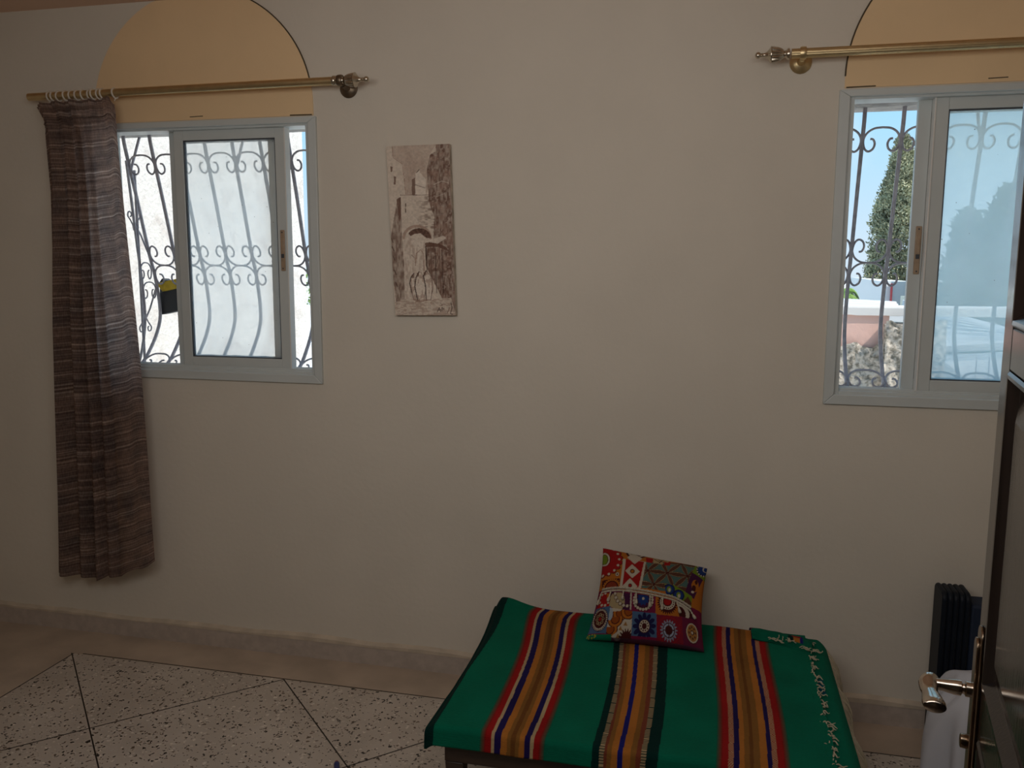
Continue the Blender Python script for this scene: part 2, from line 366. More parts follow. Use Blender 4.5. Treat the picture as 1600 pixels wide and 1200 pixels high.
# skirting: terrazzo board with an uneven plaster lip on top
xsn = np.linspace(XL, XR, 150)
b = MB(); b.box(XL, XR, -0.016, 0, 0, 0.078)
b.m = 1
lip = []
for x in xsn:
    h = 0.094 + 0.004 * math.sin(3.1 * x) + 0.003 * math.sin(11 * x + 1) + rng.normal() * 0.001; d = 0.018 + rng.normal() * 0.0008
    lip.append([(x, -d, 0.076), (x, -d, h - 0.007), (x, -d * 0.55, h - 0.001), (x, 0.0, h + 0.003)])
b.grid(np.array(lip))
struct(b.build('baseboard_front', [M['base'], M['plasterlip']], smooth=True, angle=50))

# ochre arches painted in the old window heads
def arch(cx, z0, rx, rz, cz, nm, lab, crack):
    b = MB(); N = 60; th = 0.004
    ring = []
    for i in range(N + 1):
        a = PI * i / N; ring.append((cx + rx * math.cos(a), min(cz + rz * math.sin(a), HC - 0.001)))
    pts = [(cx + rx, z0)] + ring + [(cx - rx, z0)]
    n = len(pts)
    vs = [(x, -th, z) for x, z in pts] + [(x, 0.001, z) for x, z in pts]
    b.add(vs, [tuple(range(n - 1, -1, -1))] + [(i, (i + 1) % n, n + (i + 1) % n, n + i) for i in range(n)])
    b.m = 1
    pp = [(p[0], -0.004, p[1]) for p in (pts[4:34] if crack > 0 else pts[30:-1]) if p[1] < HC - 0.003]
    b.tube(pp, 0.0028, 5)
    b.tube([(cx - rx * crack * -1 * 0.99, -0.004, z0 + 0.002), (cx + rx * crack * 0.80, -0.004, z0 + 0.003)], 0.0024, 5)
    b.tube([(cx - rx * 0.1, -0.004, z0 + 0.012), (cx + 0.02 * rx, -0.004, z0 + 0.0135)], 0.002, 5)
    struct(b.build(nm, [M['orange'], M['crack']]), lab, 'arch')
arch(-2.06, 2.262, 0.497, 0.47, 2.30, 'trim_5', 'ochre painted arch above the left window', 1)
arch(0.903, 2.281, 0.494, 0.47, 2.32, 'trim_6', 'ochre painted arch above the right window', -1)

# ------------------------------------------------------------------ sliding windows
def frame4(b, x0, x1, z0, z1, l, r, bt, tp, y0, y1):
    b.box(x0, x0 + l, y0, y1, z0, z1); b.box(x1 - r, x1, y0, y1, z0, z1)
    b.box(x0 + l, x1 - r, y0, y1, z0, z0 + bt); b.box(x0 + l, x1 - r, y0, y1, z1 - tp, z1)
def prism_frame(b, X0, X1, Z0, Z1, wl, wr, wb_, wt, y0, y1):
    """mitred casing: four trapezoid bars"""
    o = [(X0, Z0), (X1, Z0), (X1, Z1), (X0, Z1)]; i = [(X0 + wl, Z0 + wb_), (X1 - wr, Z0 + wb_), (X1 - wr, Z1 - wt), (X0 + wl, Z1 - wt)]
    for k in range(4):
        q = [o[k], o[(k + 1) % 4], i[(k + 1) % 4], i[k]]
        b.add([(x, y0, z) for x, z in q] + [(x, y1, z) for x, z in q], [(0, 1, 2, 3), (7, 6, 5, 4), (0, 4, 5, 1), (1, 5, 6, 2), (2, 6, 7, 3), (3, 7, 4, 0)])
def window(k, label, front, rear, lock_on, glass):
    cx, z0, z1 = WIN[k]
    root = bpy.data.objects.new('window_%d' % k, None); C.objects.link(root); root.location = (cx, 0, z0); struct(root, label, 'window')
    bpy.context.view_layer.update()
    b = MB(); prism_frame(b, cx - 0.51, cx + 0.51, z0, z1, 0.036, 0.036, 0.036, 0.024, -0.013, 0.004)
    b.build('casing', M['alu'], root, bevel=0.003)
    b = MB(); frame4(b, cx - 0.484, cx + 0.484, z0 + 0.024, z1 - 0.010, 0.026, 0.026, 0.024, 0.022, 0.002, 0.092)
    for yy in (0.018, 0.048, 0.078): b.box(cx - 0.458, cx + 0.458, yy - 0.002, yy + 0.002, z0 + 0.046, z0 + 0.056)
    b.build('frame', M['alu'], root, bevel=0.0015)
    zb, zt = z0 + 0.043, z1 - 0.021
    for nm, (x0, x1), y, st in (('sash', front, 0.026, (0.042, 0.044)), ('sash', rear, 0.058, (0.042, 0.044))):
        b = MB(); frame4(b, x0, x1, zb, zt, st[0], st[1], 0.050, 0.050, y, y + 0.026)
        s = b.build(nm, M['alu'], root, bevel=0.002)
        bpy.context.view_layer.update()
        b = MB(); frame4(b, x0 + st[0] - 0.001, x1 - st[1] + 0.001, zb + 0.049, zt - 0.049, 0.005, 0.005, 0.005, 0.006, y + 0.004, y + 0.022)
        b.build('glazing_seal', M['alu_dark'], s)
        b = MB(); b.box(x0 + st[0], x1 - st[1], y + 0.011, y + 0.015, zb + 0.05, zt - 0.05)
        b.mi = [1 if i_ == 3 else 0 for i_ in range(len(b.f))]   # dust lies on the outward face
        b.build('pane', [M['glass_clear'], glass if y < 0.05 else M['glass_thin_dust']], s)
        if (lock_on == 'front' and y < 0.05) or (lock_on == 'rear' and y > 0.05):
            lx = (x1 - 0.021) if lock_on == 'front' else (x0 + 0.026)
            lz = 1.735
            b = MB(); b.box(lx - 0.010, lx + 0.010, y - 0.006, y, lz - 0.083, lz + 0.083)
            h = b.build('latch', M['lock'], s, bevel=0.003)
            b = MB(); b.box(lx - 0.005, lx + 0.006, y - 0.0075, y - 0.0055, lz - 0.042, lz + 0.050)
            b.box(lx - 0.004, lx + 0.005, y - 0.0115, y - 0.007, lz - 0.012, lz + 0.040)
            h2 = b.build('latch_slider', M['lock'], s, bevel=0.001)
            b = MB(); b.box(lx - 0.0055, lx + 0.0065, y - 0.0085, y - 0.006, lz - 0.030, lz - 0.014)
            for zz in (-0.073, 0.073): b.box(lx - 0.0025, lx + 0.0025, y - 0.0075, y - 0.006, lz + zz - 0.0025, lz + zz + 0.0025)
            b.build('latch_screw', M['alu_dark'], s)
    # felt brush where the sashes meet
    fx = front[1] + 0.002 if lock_on == 'front' else front[0] - 0.002
    MB().box(fx - 0.0022, fx + 0.0022, 0.020, 0.060, zb, zt).build('brush_strip', M['felt'], root)
window(1, 'white aluminium sliding window beside the brown curtain', (-2.212, -1.706), (-2.255, -1.752), 'front', M['glass_left'])
window(2, 'white aluminium sliding window at the right with the cypress behind it', (0.707, 1.212), (0.660, 1.165), 'rear', M['glass_right'])

# ------------------------------------------------------------------ bellied wrought iron grilles outside
BPROF = [(0.20, 2.25), (0.205, 2.20), (0.27, 1.97), (0.335, 1.728), (0.37, 1.62), (0.395, 1.457), (0.365, 1.36), (0.285, 1.258), (0.235, 1.218)]
BP = spline([(0, y, z) for y, z in BPROF], 6)
BPz = np.array([p[2] for p in BP])[::-1]; BPy = np.array([p[1] for p in BP])[::-1]
yat = lambda z: float(np.interp(z, BPz, BPy))
HALF = [(0.0, 1.0), (0.22, 0.96), (0.40, 0.78), (0.485, 0.48), (0.44, 0.14), (0.33, 0.0), (0.21, 0.10), (0.17, 0.32), (0.22, 0.50), (0.30, 0.53)]
def omega(w_, h, flip):
    s = spline([(x, 0, z) for x, z in HALF], 4); L = [(-p[0], p[2]) for p in s[::-1]] + [(p[0], p[2]) for p in s[1:]]
    return [(x * w_, (1 - z if flip else z) * h) for x, z in L]
def grille(cx, dz, label):
    root = empty('window_grille', (cx, 0.3, 1.22 + dz), label, 'grille'); bpy.context.view_layer.update()
    P = 0.133
    for k in range(-4, 5):
        x = cx + 0.01 + k * P
        MB().tube([(x, p[1], min(p[2] + dz * (p[2] > 2.2), 2.25)) for p in BP], 0.0078, 6).build('bar', M['iron'], root, smooth=True, angle=50)
        if k in (-4, 0, 4):
            MB().tube([(x, yat(2.08), 2.08 + dz), (x, yat(2.10) + 0.01, 2.11 + dz), (x, 0.31, 2.252)], 0.006, 6).build('strut', M['iron'], root, smooth=True)
    for z0, h, fl in ((2.078, 0.082, False), (1.673, 0.088, True), (1.585, 0.088, False), (1.205, 0.058, False)):
        for k in range(-4, 4):
            xm = cx + 0.01 + (k + .5) * P
            MB().tube([(xm + a, yat(z0 + z), z0 + z + dz) for a, z in omega(P * 0.97, h, fl)], 0.0043, 5).build('scroll', M['iron'], root, smooth=True, angle=60)
    # side returns of the belly, back to the wall
    for sgn in (-1, 1):
        x = cx + 0.01 + sgn * 4 * P
        mid = [(x, 0.20 + (p[1] - 0.20) * 0.42, p[2] + dz * (p[2] > 2.2)) for p in BP if p[2] < 2.16]
        MB().tube(mid, 0.006, 6).build('bar', M['iron'], root, smooth=True)
        MB().tube([(x, 0.262, 2.10), (x, 0.262, 1.22)], 0.006, 6).build('bar', M['iron'], root, smooth=True)
        for zz, dr in ((1.86, 1), (1.42, -1)):
            ym = 0.20 + (yat(zz) - 0.20) * 0.42
            for s2 in (-1, 1):
                ye = yat(zz - dr * 0.16) if s2 > 0 else 0.262
                MB().tube([(x, ym, zz), (x, ym + (ye - ym) * 0.4, zz - dr * 0.05), (x, ye, zz - dr * 0.16)], 0.0042, 5).build('brace', M['iron'], root, smooth=True)
                c = [(x, ym + s2 * p_[0], zz + dr * p_[2]) for p_ in spline([(0.006, 0, -0.030), (0.012, 0, -0.004), (0.028, 0, 0.018), (0.042, 0, 0.034), (0.036, 0, 0.052), (0.020, 0, 0.050), (0.017, 0, 0.036), (0.026, 0, 0.032)], 3)]
                MB().tube(c, 0.0034, 5).build('scroll', M['iron'], root, smooth=True)
        for zz in (1.69, 1.60):
            for y0, y1 in ((0.262, 0.20 + (yat(zz) - 0.20) * 0.42), (0.20 + (yat(zz) - 0.20) * 0.42, yat(zz))):
                if y1 - y0 < 0.02: continue
                MB().tube([(x, (y0 + y1) / 2 + a, zz - 0.08 + z) for a, z in omega((y1 - y0) * 0.95, 0.075, False)], 0.0034, 5).build('scroll', M['iron'], root, smooth=True)
    return root
grille(-2.06, 0.0, 'bellied grey wrought iron grille outside the left window')
grille(0.898, 0.02, 'bellied grey wrought iron grille outside the right window')

# ------------------------------------------------------------------ curtain rods
FIN = [(0.0, 0.0165), (0.004, 0.019), (0.012, 0.019), (0.014, 0.0175), (0.017, 0.019), (0.026, 0.0185), (0.028, 0.016), (0.030, 0.0185), (0.036, 0.018), (0.041, 0.012), (0.046, 0.011), (0.050, 0.014),
       (0.053, 0.017), (0.060, 0.021), (0.070, 0.024), (0.082, 0.026), (0.090, 0.0268), (0.0915, 0.0275), (0.094, 0.0275), (0.095, 0.026), (0.100, 0.018), (0.108, 0.010), (0.114, 0.007), (0.121, 0.006), (0.124, 0.0075), (0.127, 0.0055),
       (0.130, 0.008), (0.134, 0.0105), (0.139, 0.0112), (0.144, 0.0095), (0.148, 0.005), (0.1495, 0.001)]
def bracket(parent, x, z, mat, y=-0.08):
    b = MB()
    b.lathe([(0.0, 0.036), (0.004, 0.037), (0.007, 0.033), (0.010, 0.030), (0.014, 0.024), (0.018, 0.014), (0.03, 0.010), (0.06, 0.009)], TX((x, 0.0, z - 0.014), (0, -1, 0)), 24)
    b.lathe([(-0.010, 0.0178), (-0.010, 0.020), (-0.006, 0.0215), (0.006, 0.0215), (0.010, 0.020), (0.010, 0.0178)], TX((x, y, z), (1, 0, 0)), 24)
    return b.build('bracket', mat, parent, smooth=True)
# left rod
rodA = empty('curtain_rod', (-1.44, -0.08, 2.371), 'brass curtain rod above the left window carrying the brown curtain', 'curtain rod'); bpy.context.view_layer.update()
za, zb_ = 2.371, 2.366
b = MB(); b.lathe([(0.0, 0.0155), (1.385, 0.0155)], TX((-1.425, -0.08, za), (-1, 0, (zb_ - za) / 1.385)), 24); b.build('pole', M['brass'], rodA, smooth=True)
b = MB(); b.lathe(FIN, TX((-1.442, -0.08, za), (1, 0, 0)), 48, flute=(0.052, 0.0905, 16, 0.14)); b.build('finial', M['nickel'], rodA, smooth=True, angle=45)['label'] = 'fluted nickel finial'
bracket(rodA, -1.410, za, M['darkbrass'])
# right rod, reeded
rodB = empty('curtain_rod', (0.25, -0.08, 2.385), 'bare reeded brass curtain rod above the right window', 'curtain rod'); bpy.context.view_layer.update()
b = MB(); b.lathe([(0.0, 0.0158), (1.45, 0.0158)], TX((0.225, -0.08, 2.385), (1, 0, 0)), 72, flute=(-1, 2, 18, 0.07)); b.build('pole', M['brass'], rodB, smooth=True, angle=60)
b = MB(); b.lathe([(a * 0.93, r * 1.02) for a, r in FIN if a > 0.0265], TX((0.245, -0.08, 2.385), (-1, 0, 0)), 48, flute=(0.048, 0.085, 16, 0.14)); b.build('finial', M['nickel'], rodB, smooth=True, angle=45)['label'] = 'fluted nickel finial'
bracket(rodB, 0.262, 2.385, M['brass']); bracket(rodB, 1.55, 2.385, M['brass'])

# ------------------------------------------------------------------ curtain
cur = empty('curtain', (-2.57, -0.1, 2.34), 'brown slubby woven curtain drawn to the left of the left window', 'curtain'); bpy.context.view_layer.update()
zl = [2.335, 2.262, 1.976, 1.273, 0.847, 0.30]; xl = [-2.775, -2.738, -2.735, -2.775, -2.805, -2.838]
xr = [-2.392, -2.388, -2.372, -2.338, -2.322, -2.312]
nu, nv = 260, 170
Pc = np.zeros((nv, nu, 3)); uvc = []
fold = [(0.05, 0.30), (0.17, 0.55), (0.29, 0.45), (0.41, 0.6), (0.53, 0.5), (0.70, 0.8), (0.90, 0.6)]
for i in range(nv):
    t = i / (nv - 1)
    for j in range(nu):
        u = j / (nu - 1)
        ztop = 2.341 + 0.005 * math.sin(u * 30) * math.exp(-t / 0.02) - 0.018 * math.exp(-((u - 0.0) / 0.08) ** 2) + 0.008 * math.exp(-((u - 0.93) / 0.05) ** 2) - 0.02 * math.exp(-((u - 1.0) / 0.02) ** 2)
        zbot = 0.295 + 0.02 * u + 0.085 * max(0, (u - 0.55) / 0.45) ** 1.2 + 0.007 * math.sin(u * 26) * math.exp(-(1 - t) / 0.03) - 0.02 * math.exp(-((u - 0.38) / 0.06) ** 2)
        z = ztop + (zbot - ztop) * t
        L = np.interp(-z, [-q for q in zl], xl); Rr = np.interp(-z, [-q for q in zl], xr)
        # gathered heading: fine pleats above and at the tape, broad folds below
        broad = 0.0; fr = 6.2
        ph = 2 * PI * (fr * (u + 0.025 * math.sin(2 * PI * u * 1.7 + 1.2)) + 0.04 * math.sin(2.2 * t))
        amp = 0.007 + 0.017 * min(1, t * 2.2)
        amp *= (0.75 + 0.5 * math.sin(5 * u + 0.6)) * (1.0 if u < 0.62 else 1.0 - 0.55 * min(1, (u - 0.62) / 0.2) * (1 - 0.2 * t))
        broad = amp * (math.sin(ph) + 0.25 * math.sin(2 * ph + 0.8))
        fine = 0.005 * math.exp(-(t / 0.055) ** 2) * math.sin(2 * PI * 17 * u + 0.7) + 0.004 * math.exp(-((t - 0.035) / 0.008) ** 2) * -1
        y = -0.098 + broad + fine + 0.012 * math.sin(1.7 * u * PI) * t
        if t < 0.05: y += 0.004 * math.sin(31 * u + 40 * t)
        x = L + (Rr - L) * u + 0.006 * math.cos(ph) * min(1, t * 3) * (1 - abs(2 * u - 1) ** 6)
        x += 0.003 * math.sin(9 * t + 3 * u)
        Pc[i, j] = (x, min(y, -0.035), z)
b = MB(); b.grid(Pc); co_ = b.build('drape', M['curtain'], cur, smooth=True, angle=180)
uvl = co_.data.uv_layers.new(name='UVMap')
vi = np.zeros(len(co_.data.loops), np.int32); co_.data.loops.foreach_get('vertex_index', vi)
uvv = np.stack([(vi % nu) / (nu - 1), 1 - (vi // nu) / (nv - 1)], 1).astype(np.float32); uvl.data.foreach_set('uv', uvv.ravel())
# heading tape stitching
b = MB(); row = int(nv * 0.036)
b.tube([tuple(Pc[row, j] + np.array([0, -0.0035, 0])) for j in range(0, nu, 3)], 0.002, 5); b.build('heading_tape', M['curtain'], cur, smooth=True)
for x in (-2.708, -2.690, -2.664, -2.630, -2.603, -2.575, -2.545, -2.514, -2.499, -2.472, -2.454, -2.397):
    tl_ = random.uniform(-0.12, 0.12); zz = 2.371 + (x + 1.425) / 1.385 * 0.005
    pts = [(x + 0.020 * math.sin(tl_) * math.cos(a), -0.08 + 0.0192 * math.sin(a), zz - 0.0025 + 0.0192 * math.cos(a)) for a in np.linspace(0, 2 * PI, 28, endpoint=False)]
    r_ = MB(); r_.tube(pts, 0.0034, 6, closed=True); r_.tube([(x, -0.08, zz - 0.022), (x, -0.082, zz - 0.027), (x, -0.086, zz - 0.033)], 0.0018, 5)
    r_.build('curtain_ring', M['ring'], cur, smooth=True, angle=60)['label'] = 'ivory ring'

# ------------------------------------------------------------------ painting on canvas
def mapquad(c, u, v):
    TL, TR, BR, BL = [np.array(q, float) for q in c]
    u = u[..., None]; v = v[..., None]
    return (TL * (1 - u) + TR * u) * (1 - v) + (BL * (1 - u) + BR * u) * v
class Raster:
    """colour field sampled at points X, Y"""
    def __init__(s, X, Y, bg): s.X = X; s.Y = Y; s.c = np.tile(np.array(bg, float), X.shape + (1,))
    def put(s, m, col, a=1.0):
        m = m.astype(float)[..., None] * a; s.c = s.c * (1 - m) + np.array(col) * m
    def poly(s, pts, col, a=1.0): s.put(s.pmask(pts), col, a)
    def pmask(s, pts):
        ins = np.zeros(s.X.shape, bool); n = len(pts); j = n - 1
        for i in range(n):
            xi, yi = pts[i]; xj, yj = pts[j]
            if yi != yj:
                c = ((yi > s.Y) != (yj > s.Y)) & (s.X < (xj - xi) * (s.Y - yi) / (yj - yi) + xi); ins ^= c
            j = i
        return ins
    def ell(s, cx, cy, rx, ry, col, a=1.0, clip=None):
        m = ((s.X - cx) / rx) ** 2 + ((s.Y - cy) / ry) ** 2 < 1
        if clip is not None: m &= clip
        s.put(m, col, a)
    def line(s, pts, wd, col, a=1.0, clip=None):
        m = np.zeros(s.X.shape, bool)
        for (x0, y0), (x1, y1) in zip(pts[:-1], pts[1:]):
            dx, dy = x1 - x0, y1 - y0; L = dx * dx + dy * dy + 1e-9
            t = np.clip(((s.X - x0) * dx + (s.Y - y0) * dy) / L, 0, 1)
            m |= (s.X - x0 - t * dx) ** 2 + (s.Y - y0 - t * dy) ** 2 < (wd / 2) ** 2
        if clip is not None: m &= clip
        s.put(m, col, a)
def vnoise(X, Y, s, seed):
    r = np.random.default_rng(seed); G = r.random((64, 64)); x = X / s; y = Y / s
    xi = np.floor(x).astype(int); yi = np.floor(y).astype(int); fx = x - xi; fy = y - yi; fx = fx * fx * (3 - 2 * fx); fy = fy * fy * (3 - 2 * fy)
    g = lambda a, b_: G[a % 64, b_ % 64]
    return (g(xi, yi) * (1 - fx) + g(xi + 1, yi) * fx) * (1 - fy) + (g(xi, yi + 1) * (1 - fx) + g(xi + 1, yi + 1) * fx) * fy
nx, ny = 170, 420
u, v = np.meshgrid(np.linspace(0, 1, nx), np.linspace(0, 1, ny))
PX = mapquad([(100, 110), (462, 98), (508, 1095), (152, 1097)], u, v); X, Y = PX[..., 0], PX[..., 1]
n1 = vnoise(X, Y, 26, 1); n2 = vnoise(X, Y * 1.0, 9, 2); n3 = vnoise(X * 1.0, Y * 0.35, 8, 3); n4 = vnoise(X * 0.4, Y, 7, 4)
cream = np.array((0.70, 0.60, 0.50)); lt_ = np.array((0.80, 0.70, 0.60)); br = np.array((0.165, 0.085, 0.06)); mid = np.array((0.40, 0.26, 0.20)); dk = np.array((0.075, 0.04, 0.032))
rs = Raster(X, Y, cream)
rs.put(n1 * 0.5, lt_)
sky_ = rs.pmask([(135, 105), (385, 100), (345, 170), (350, 230), (335, 385), (215, 390), (200, 215), (135, 165)])
rs.put(sky_ * (0.25 + 0.5 * n1), mid, 0.8)
rs.line([(135, 112), (140, 175), (195, 212), (205, 300), (213, 385)], 3, mid, 0.9)
rs.poly([(270, 265), (292, 245), (300, 265), (330, 300), (330, 388), (270, 388)], lt_)
rs.poly([(248, 300), (268, 290), (268, 388), (250, 388)], br, 0.8); rs.line([(270, 330), (325, 350)], 4, br, .7); rs.line([(275, 262), (292, 243)], 4, dk, .8); rs.line([(180, 390), (345, 390)], 3, br, .9)
for xx, yy, hh in ((145, 305, 50), (125, 240, 34)): rs.poly([(xx, yy - hh / 2), (xx + 12, yy - hh / 2 + 5), (xx + 10, yy + hh / 2), (xx, yy + hh / 2)], br, 0.85)
for yy in (440, 475): rs.line([(213, yy), (214, yy + 14)], 6, dk, .8)
rs.line([(212, 440), (212, 482)], 3, br, .8)
# right hand buildings, dark wash
R1 = rs.pmask([(385, 95), (470, 95), (515, 1100), (430, 1000), (330, 800), (330, 690), (375, 640), (380, 520), (345, 420), (335, 240), (352, 160), (385, 140)])
rs.put(R1 * np.clip(0.45 + 0.75 * n3 + 0.4 * (n2 - .5), 0, 1), br, 0.95)
rs.put(R1 * np.clip((n2 - 0.6) * 3, 0, 1), lt_, 0.35); rs.put(R1 * np.clip((n1 - 0.5) * 3, 0, 1), mid, 0.5)
rs.line([(375, 330), (420, 310), (458, 320)], 5, lt_, .5); rs.line([(390, 400), (440, 380)], 4, lt_, .4)
# hatching on the central block
H = rs.pmask([(260, 410), (375, 390), (385, 590), (300, 580), (265, 500)]); rs.put(H * np.clip((X - 250) / 120, 0, 1) * np.clip((n4 - 0.3) * 2.5, 0, 1), br, 0.75)
# left dark sliver and wall
Lw = rs.pmask([(165, 410), (185, 400), (192, 620), (205, 800), (208, 1000), (160, 1030), (140, 880), (125, 640)]); rs.put(Lw * np.clip(0.35 + 0.8 * n3, 0, 1), br, 0.8)
rs.poly([(160, 415), (184, 402), (186, 500), (176, 560)], br, 0.8)
for yy in (640, 690, 745, 830, 900): rs.line([(128 + (yy - 640) * .1, yy), (140 + (yy - 640) * .1, yy + 25)], 6, dk, .7)
# arch
a_ = np.linspace(PI, 0, 22)
rs.line([(280 + 78 * math.cos(q), 640 - 70 * math.sin(q)) for q in a_], 16, mid, .75)
arc = rs.pmask([(243, 628)] + [(292 + 70 * math.cos(q), 640 - 58 * math.sin(q)) for q in a_[3:]] + [(362, 640), (335, 640), (300, 612), (265, 616)]); rs.put(arc, br, .95); rs.put(arc * (n2 > .55), dk, .6)
rs.poly([(205, 640), (325, 640), (330, 990), (215, 1000)], lt_, 0.55); rs.put(rs.pmask([(205, 640), (325, 640), (330, 990), (215, 1000)]) * np.clip((n3 - 0.4) * 2.5, 0, 1), mid, 0.45)
rs.line([(272, 800), (276, 730), (300, 708), (318, 730), (322, 830)], 5, mid, .8); rs.line([(250, 740), (262, 752)], 6, br, .6)
# awning and wall below
rs.poly([(325, 668), (380, 660), (445, 690), (470, 720), (400, 690), (330, 692)], br, .9); rs.poly([(330, 660), (430, 625), (450, 640), (400, 672)], lt_, .8)
for xx in (335, 360, 385, 410, 425): rs.line([(xx, 700), (xx + 5, 780 + 40 * (xx % 3)), (xx + 12, 960)], 6, dk if xx % 2 else br, .6)
rs.line([(330, 690), (338, 810)], 7, dk, .8)
# ground
G = rs.pmask([(150, 1020), (210, 1000), (370, 1000), (480, 990), (510, 1100), (150, 1100)]); rs.put(G, cream, 0.9); rs.put(G * (n4 > 0.55), mid, 0.5)
# three cloaked figures
for pts, hd in (([(262, 848), (246, 870), (238, 905), (250, 960), (262, 1005), (290, 1005), (288, 930), (268, 915)], (255, 865)), ([(292, 838), (275, 870), (268, 925), (285, 1010), (320, 1012), (332, 940), (325, 880), (305, 842)], (286, 855)), ([(333, 832), (318, 862), (330, 920), (335, 1005), (362, 1004), (374, 920), (360, 862)], (326, 850))):
    rs.poly(pts, lt_, 0.95); rs.put(rs.pmask(pts) * (n3 > 0.6), mid, 0.6); rs.line(pts[:4], 7, dk, .85); rs.line(pts[3:6], 4, br, .7); rs.line([pts[0], pts[-1], pts[-2]], 3, br, .7); rs.ell(hd[0], hd[1], 7, 12, br, .8)
rs.put(rs.pmask([(235, 1000), (380, 1000), (370, 1020), (250, 1020)]) * (n4 > .4), mid, .6)
# signature scrawl and flecks
rs.line([(400, 1076), (412, 1050), (420, 1075)], 3.2, dk); rs.line([(404, 1066), (424, 1062), (428, 1048), (436, 1058), (424, 1068)], 3.0, dk)
rs.line([(415, 1020), (430, 1035), (420, 1040)], 3, br, .7); rs.line([(480, 1020), (486, 1050), (476, 1085), (490, 1090)], 5, dk, .8); rs.line([(470, 1050), (460, 1080)], 4, br, .7)
rs.c *= (0.90 + 0.2 * n2)[..., None]
Wc = [(-1.251, 2.131), (-0.996, 2.133), (-0.974, 1.485), (-1.224, 1.481)]
Pw = mapquad(Wc, u, v); yy = -0.024 + 0.0012 * (n2 - .5)
pa = np.stack([Pw[..., 0], yy, Pw[..., 1]], -1)
can = empty('canvas_painting', (-1.11, -0.01, 1.81), 'tall narrow brown and cream painting of an alley with three cloaked figures', 'painting'); bpy.context.view_layer.update()
b = MB(); b.grid(pa[::-1]); o = b.build('painted_front', M['paint'], can, smooth=True, angle=180); dye(o, rs.c[::-1].reshape(-1, 3))
b = MB(); q = [(x, z) for x, z in Wc]
b.add([(x, -0.0245, z) for x, z in q] + [(x, -0.001, z) for x, z in q], [(0, 1, 5, 4), (1, 2, 6, 5), (2, 3, 7, 6), (3, 0, 4, 7), (4, 5, 6, 7)])
b.build('canvas_edge', pm('canvas_edge', (0.60, 0.52, 0.43), 0.8, var=0.5, scale=25), can)

# ------------------------------------------------------------------ low table under the kilim
BX0, BX1, BY0, BY1, BZ = -0.715, 0.400, -1.005, -0.14, 0.35
tb = empty('low_table', (-0.16, -0.57, 0), 'dark wooden low table hidden under the striped green blanket', 'table'); bpy.context.view_layer.update()
MB().box(BX0 - 0.01, BX1 + 0.01, BY0 - 0.01, BY1 + 0.01, BZ - 0.03, BZ).build('table_top', M['wood'], tb, bevel=0.004)
b = MB(); b.box(BX0, BX1, BY0, BY0 + 0.022, BZ - 0.10, BZ - 0.03); b.box(BX0, BX1, BY1 - 0.022, BY1, BZ - 0.10, BZ - 0.03)
b.box(BX0, BX0 + 0.022, BY0 + 0.022, BY1 - 0.022, BZ - 0.10, BZ - 0.03); b.box(BX1 - 0.022, BX1, BY0 + 0.022, BY1 - 0.022, BZ - 0.10, BZ - 0.03)
b.build('apron', M['wood'], tb, bevel=0.003)
for x in (BX0 + 0.001, BX1 - 0.056):
    for y in (BY0 + 0.001, BY1 - 0.056):
        b = MB(); b.add([(x + dx * 0.055 + (0.5 - dx) * 0.02 * k_, y + dy * 0.055 + (0.5 - dy) * 0.02 * k_, z) for z, k_ in ((0, 1), (BZ - 0.101, 0)) for dx, dy in ((0, 0), (1, 0), (1, 1), (0, 1))],
              [(3, 2, 1, 0), (4, 5, 6, 7), (0, 1, 5, 4), (1, 2, 6, 5), (2, 3, 7, 6), (3, 0, 4, 7)])
        b.build('leg', M['wood'], tb, bevel=0.003)

# ------------------------------------------------------------------ kilim
KD = 0.72; G_ = (0.0, 0.185, 0.105); DG = (0.0, 0.030, 0.026); RD = (0.40, 0.012, 0.012); CR = (0.60, 0.44, 0.24); NV = (0.018, 0.010, 0.10); BLU = (0.012, 0.014, 0.20); ORG = (0.55, 0.20, 0.035); OCH = (0.30, 0.135, 0.03); BRN = (0.20, 0.075, 0.018); RB = (0.24, 0.06, 0.03)
SEG = [(-0.9, DG), (-0.742, G_), (-0.594, RD), (-0.569, CR), (-0.560, NV), (-0.541, ORG), (-0.523, OCH), (-0.512, BRN), (-0.499, OCH), (-0.488, ORG), (-0.473, NV), (-0.457, CR), (-0.447, RD), (-0.423, G_),
       (-0.283, DG), (-0.263, 'W'), (-0.250, RB), (-0.242, OCH), (-0.230, ORG), (-0.213, BLU), (-0.199, ORG), (-0.178, OCH), (-0.163, RB), (-0.150, 'W'), (-0.136, DG), (-0.104, G_),
       (0.056, RD), (0.080, 'R'), (0.094, NV), (0.109, ORG), (0.122, OCH), (0.136, BRN), (0.146, OCH), (0.163, ORG), (0.182, NV), (0.194, 'R'), (0.208, RD), (0.233, G_)]
def stripes(x, t):
    edges = np.array([s_[0] for s_ in SEG]); idx = np.clip(np.searchsorted(edges, x) - 1, 0, len(SEG) - 1)
    col = np.zeros(x.shape + (3,))
    for i, (e_, c) in enumerate(SEG):
        m = idx == i
        if c in ('W', 'R'):
            dash = (np.sin(t * 2 * PI / 0.0085 + (x * 900 if c == 'R' else 0)) > 0)
            lo = DG if c == 'W' else RD; hi = CR
            cc = np.where(dash[..., None], np.array(hi), np.array(lo))
            col[m] = cc[m]
        else: col[m] = c
    # soft dyed transitions between green and red
    for e_, s_ in ((-0.594, 1), (-0.423, -1), (0.056, 1), (0.233, -1)):
        wd = 0.016; k = np.clip((x - e_) * s_ / wd + 0.5, 0, 1)
        m = np.abs(x - e_) < wd / 2
        col[m] = (np.array(G_) * (1 - k[..., None]) + np.array(RD) * k[..., None])[m] * 0.75
    return col
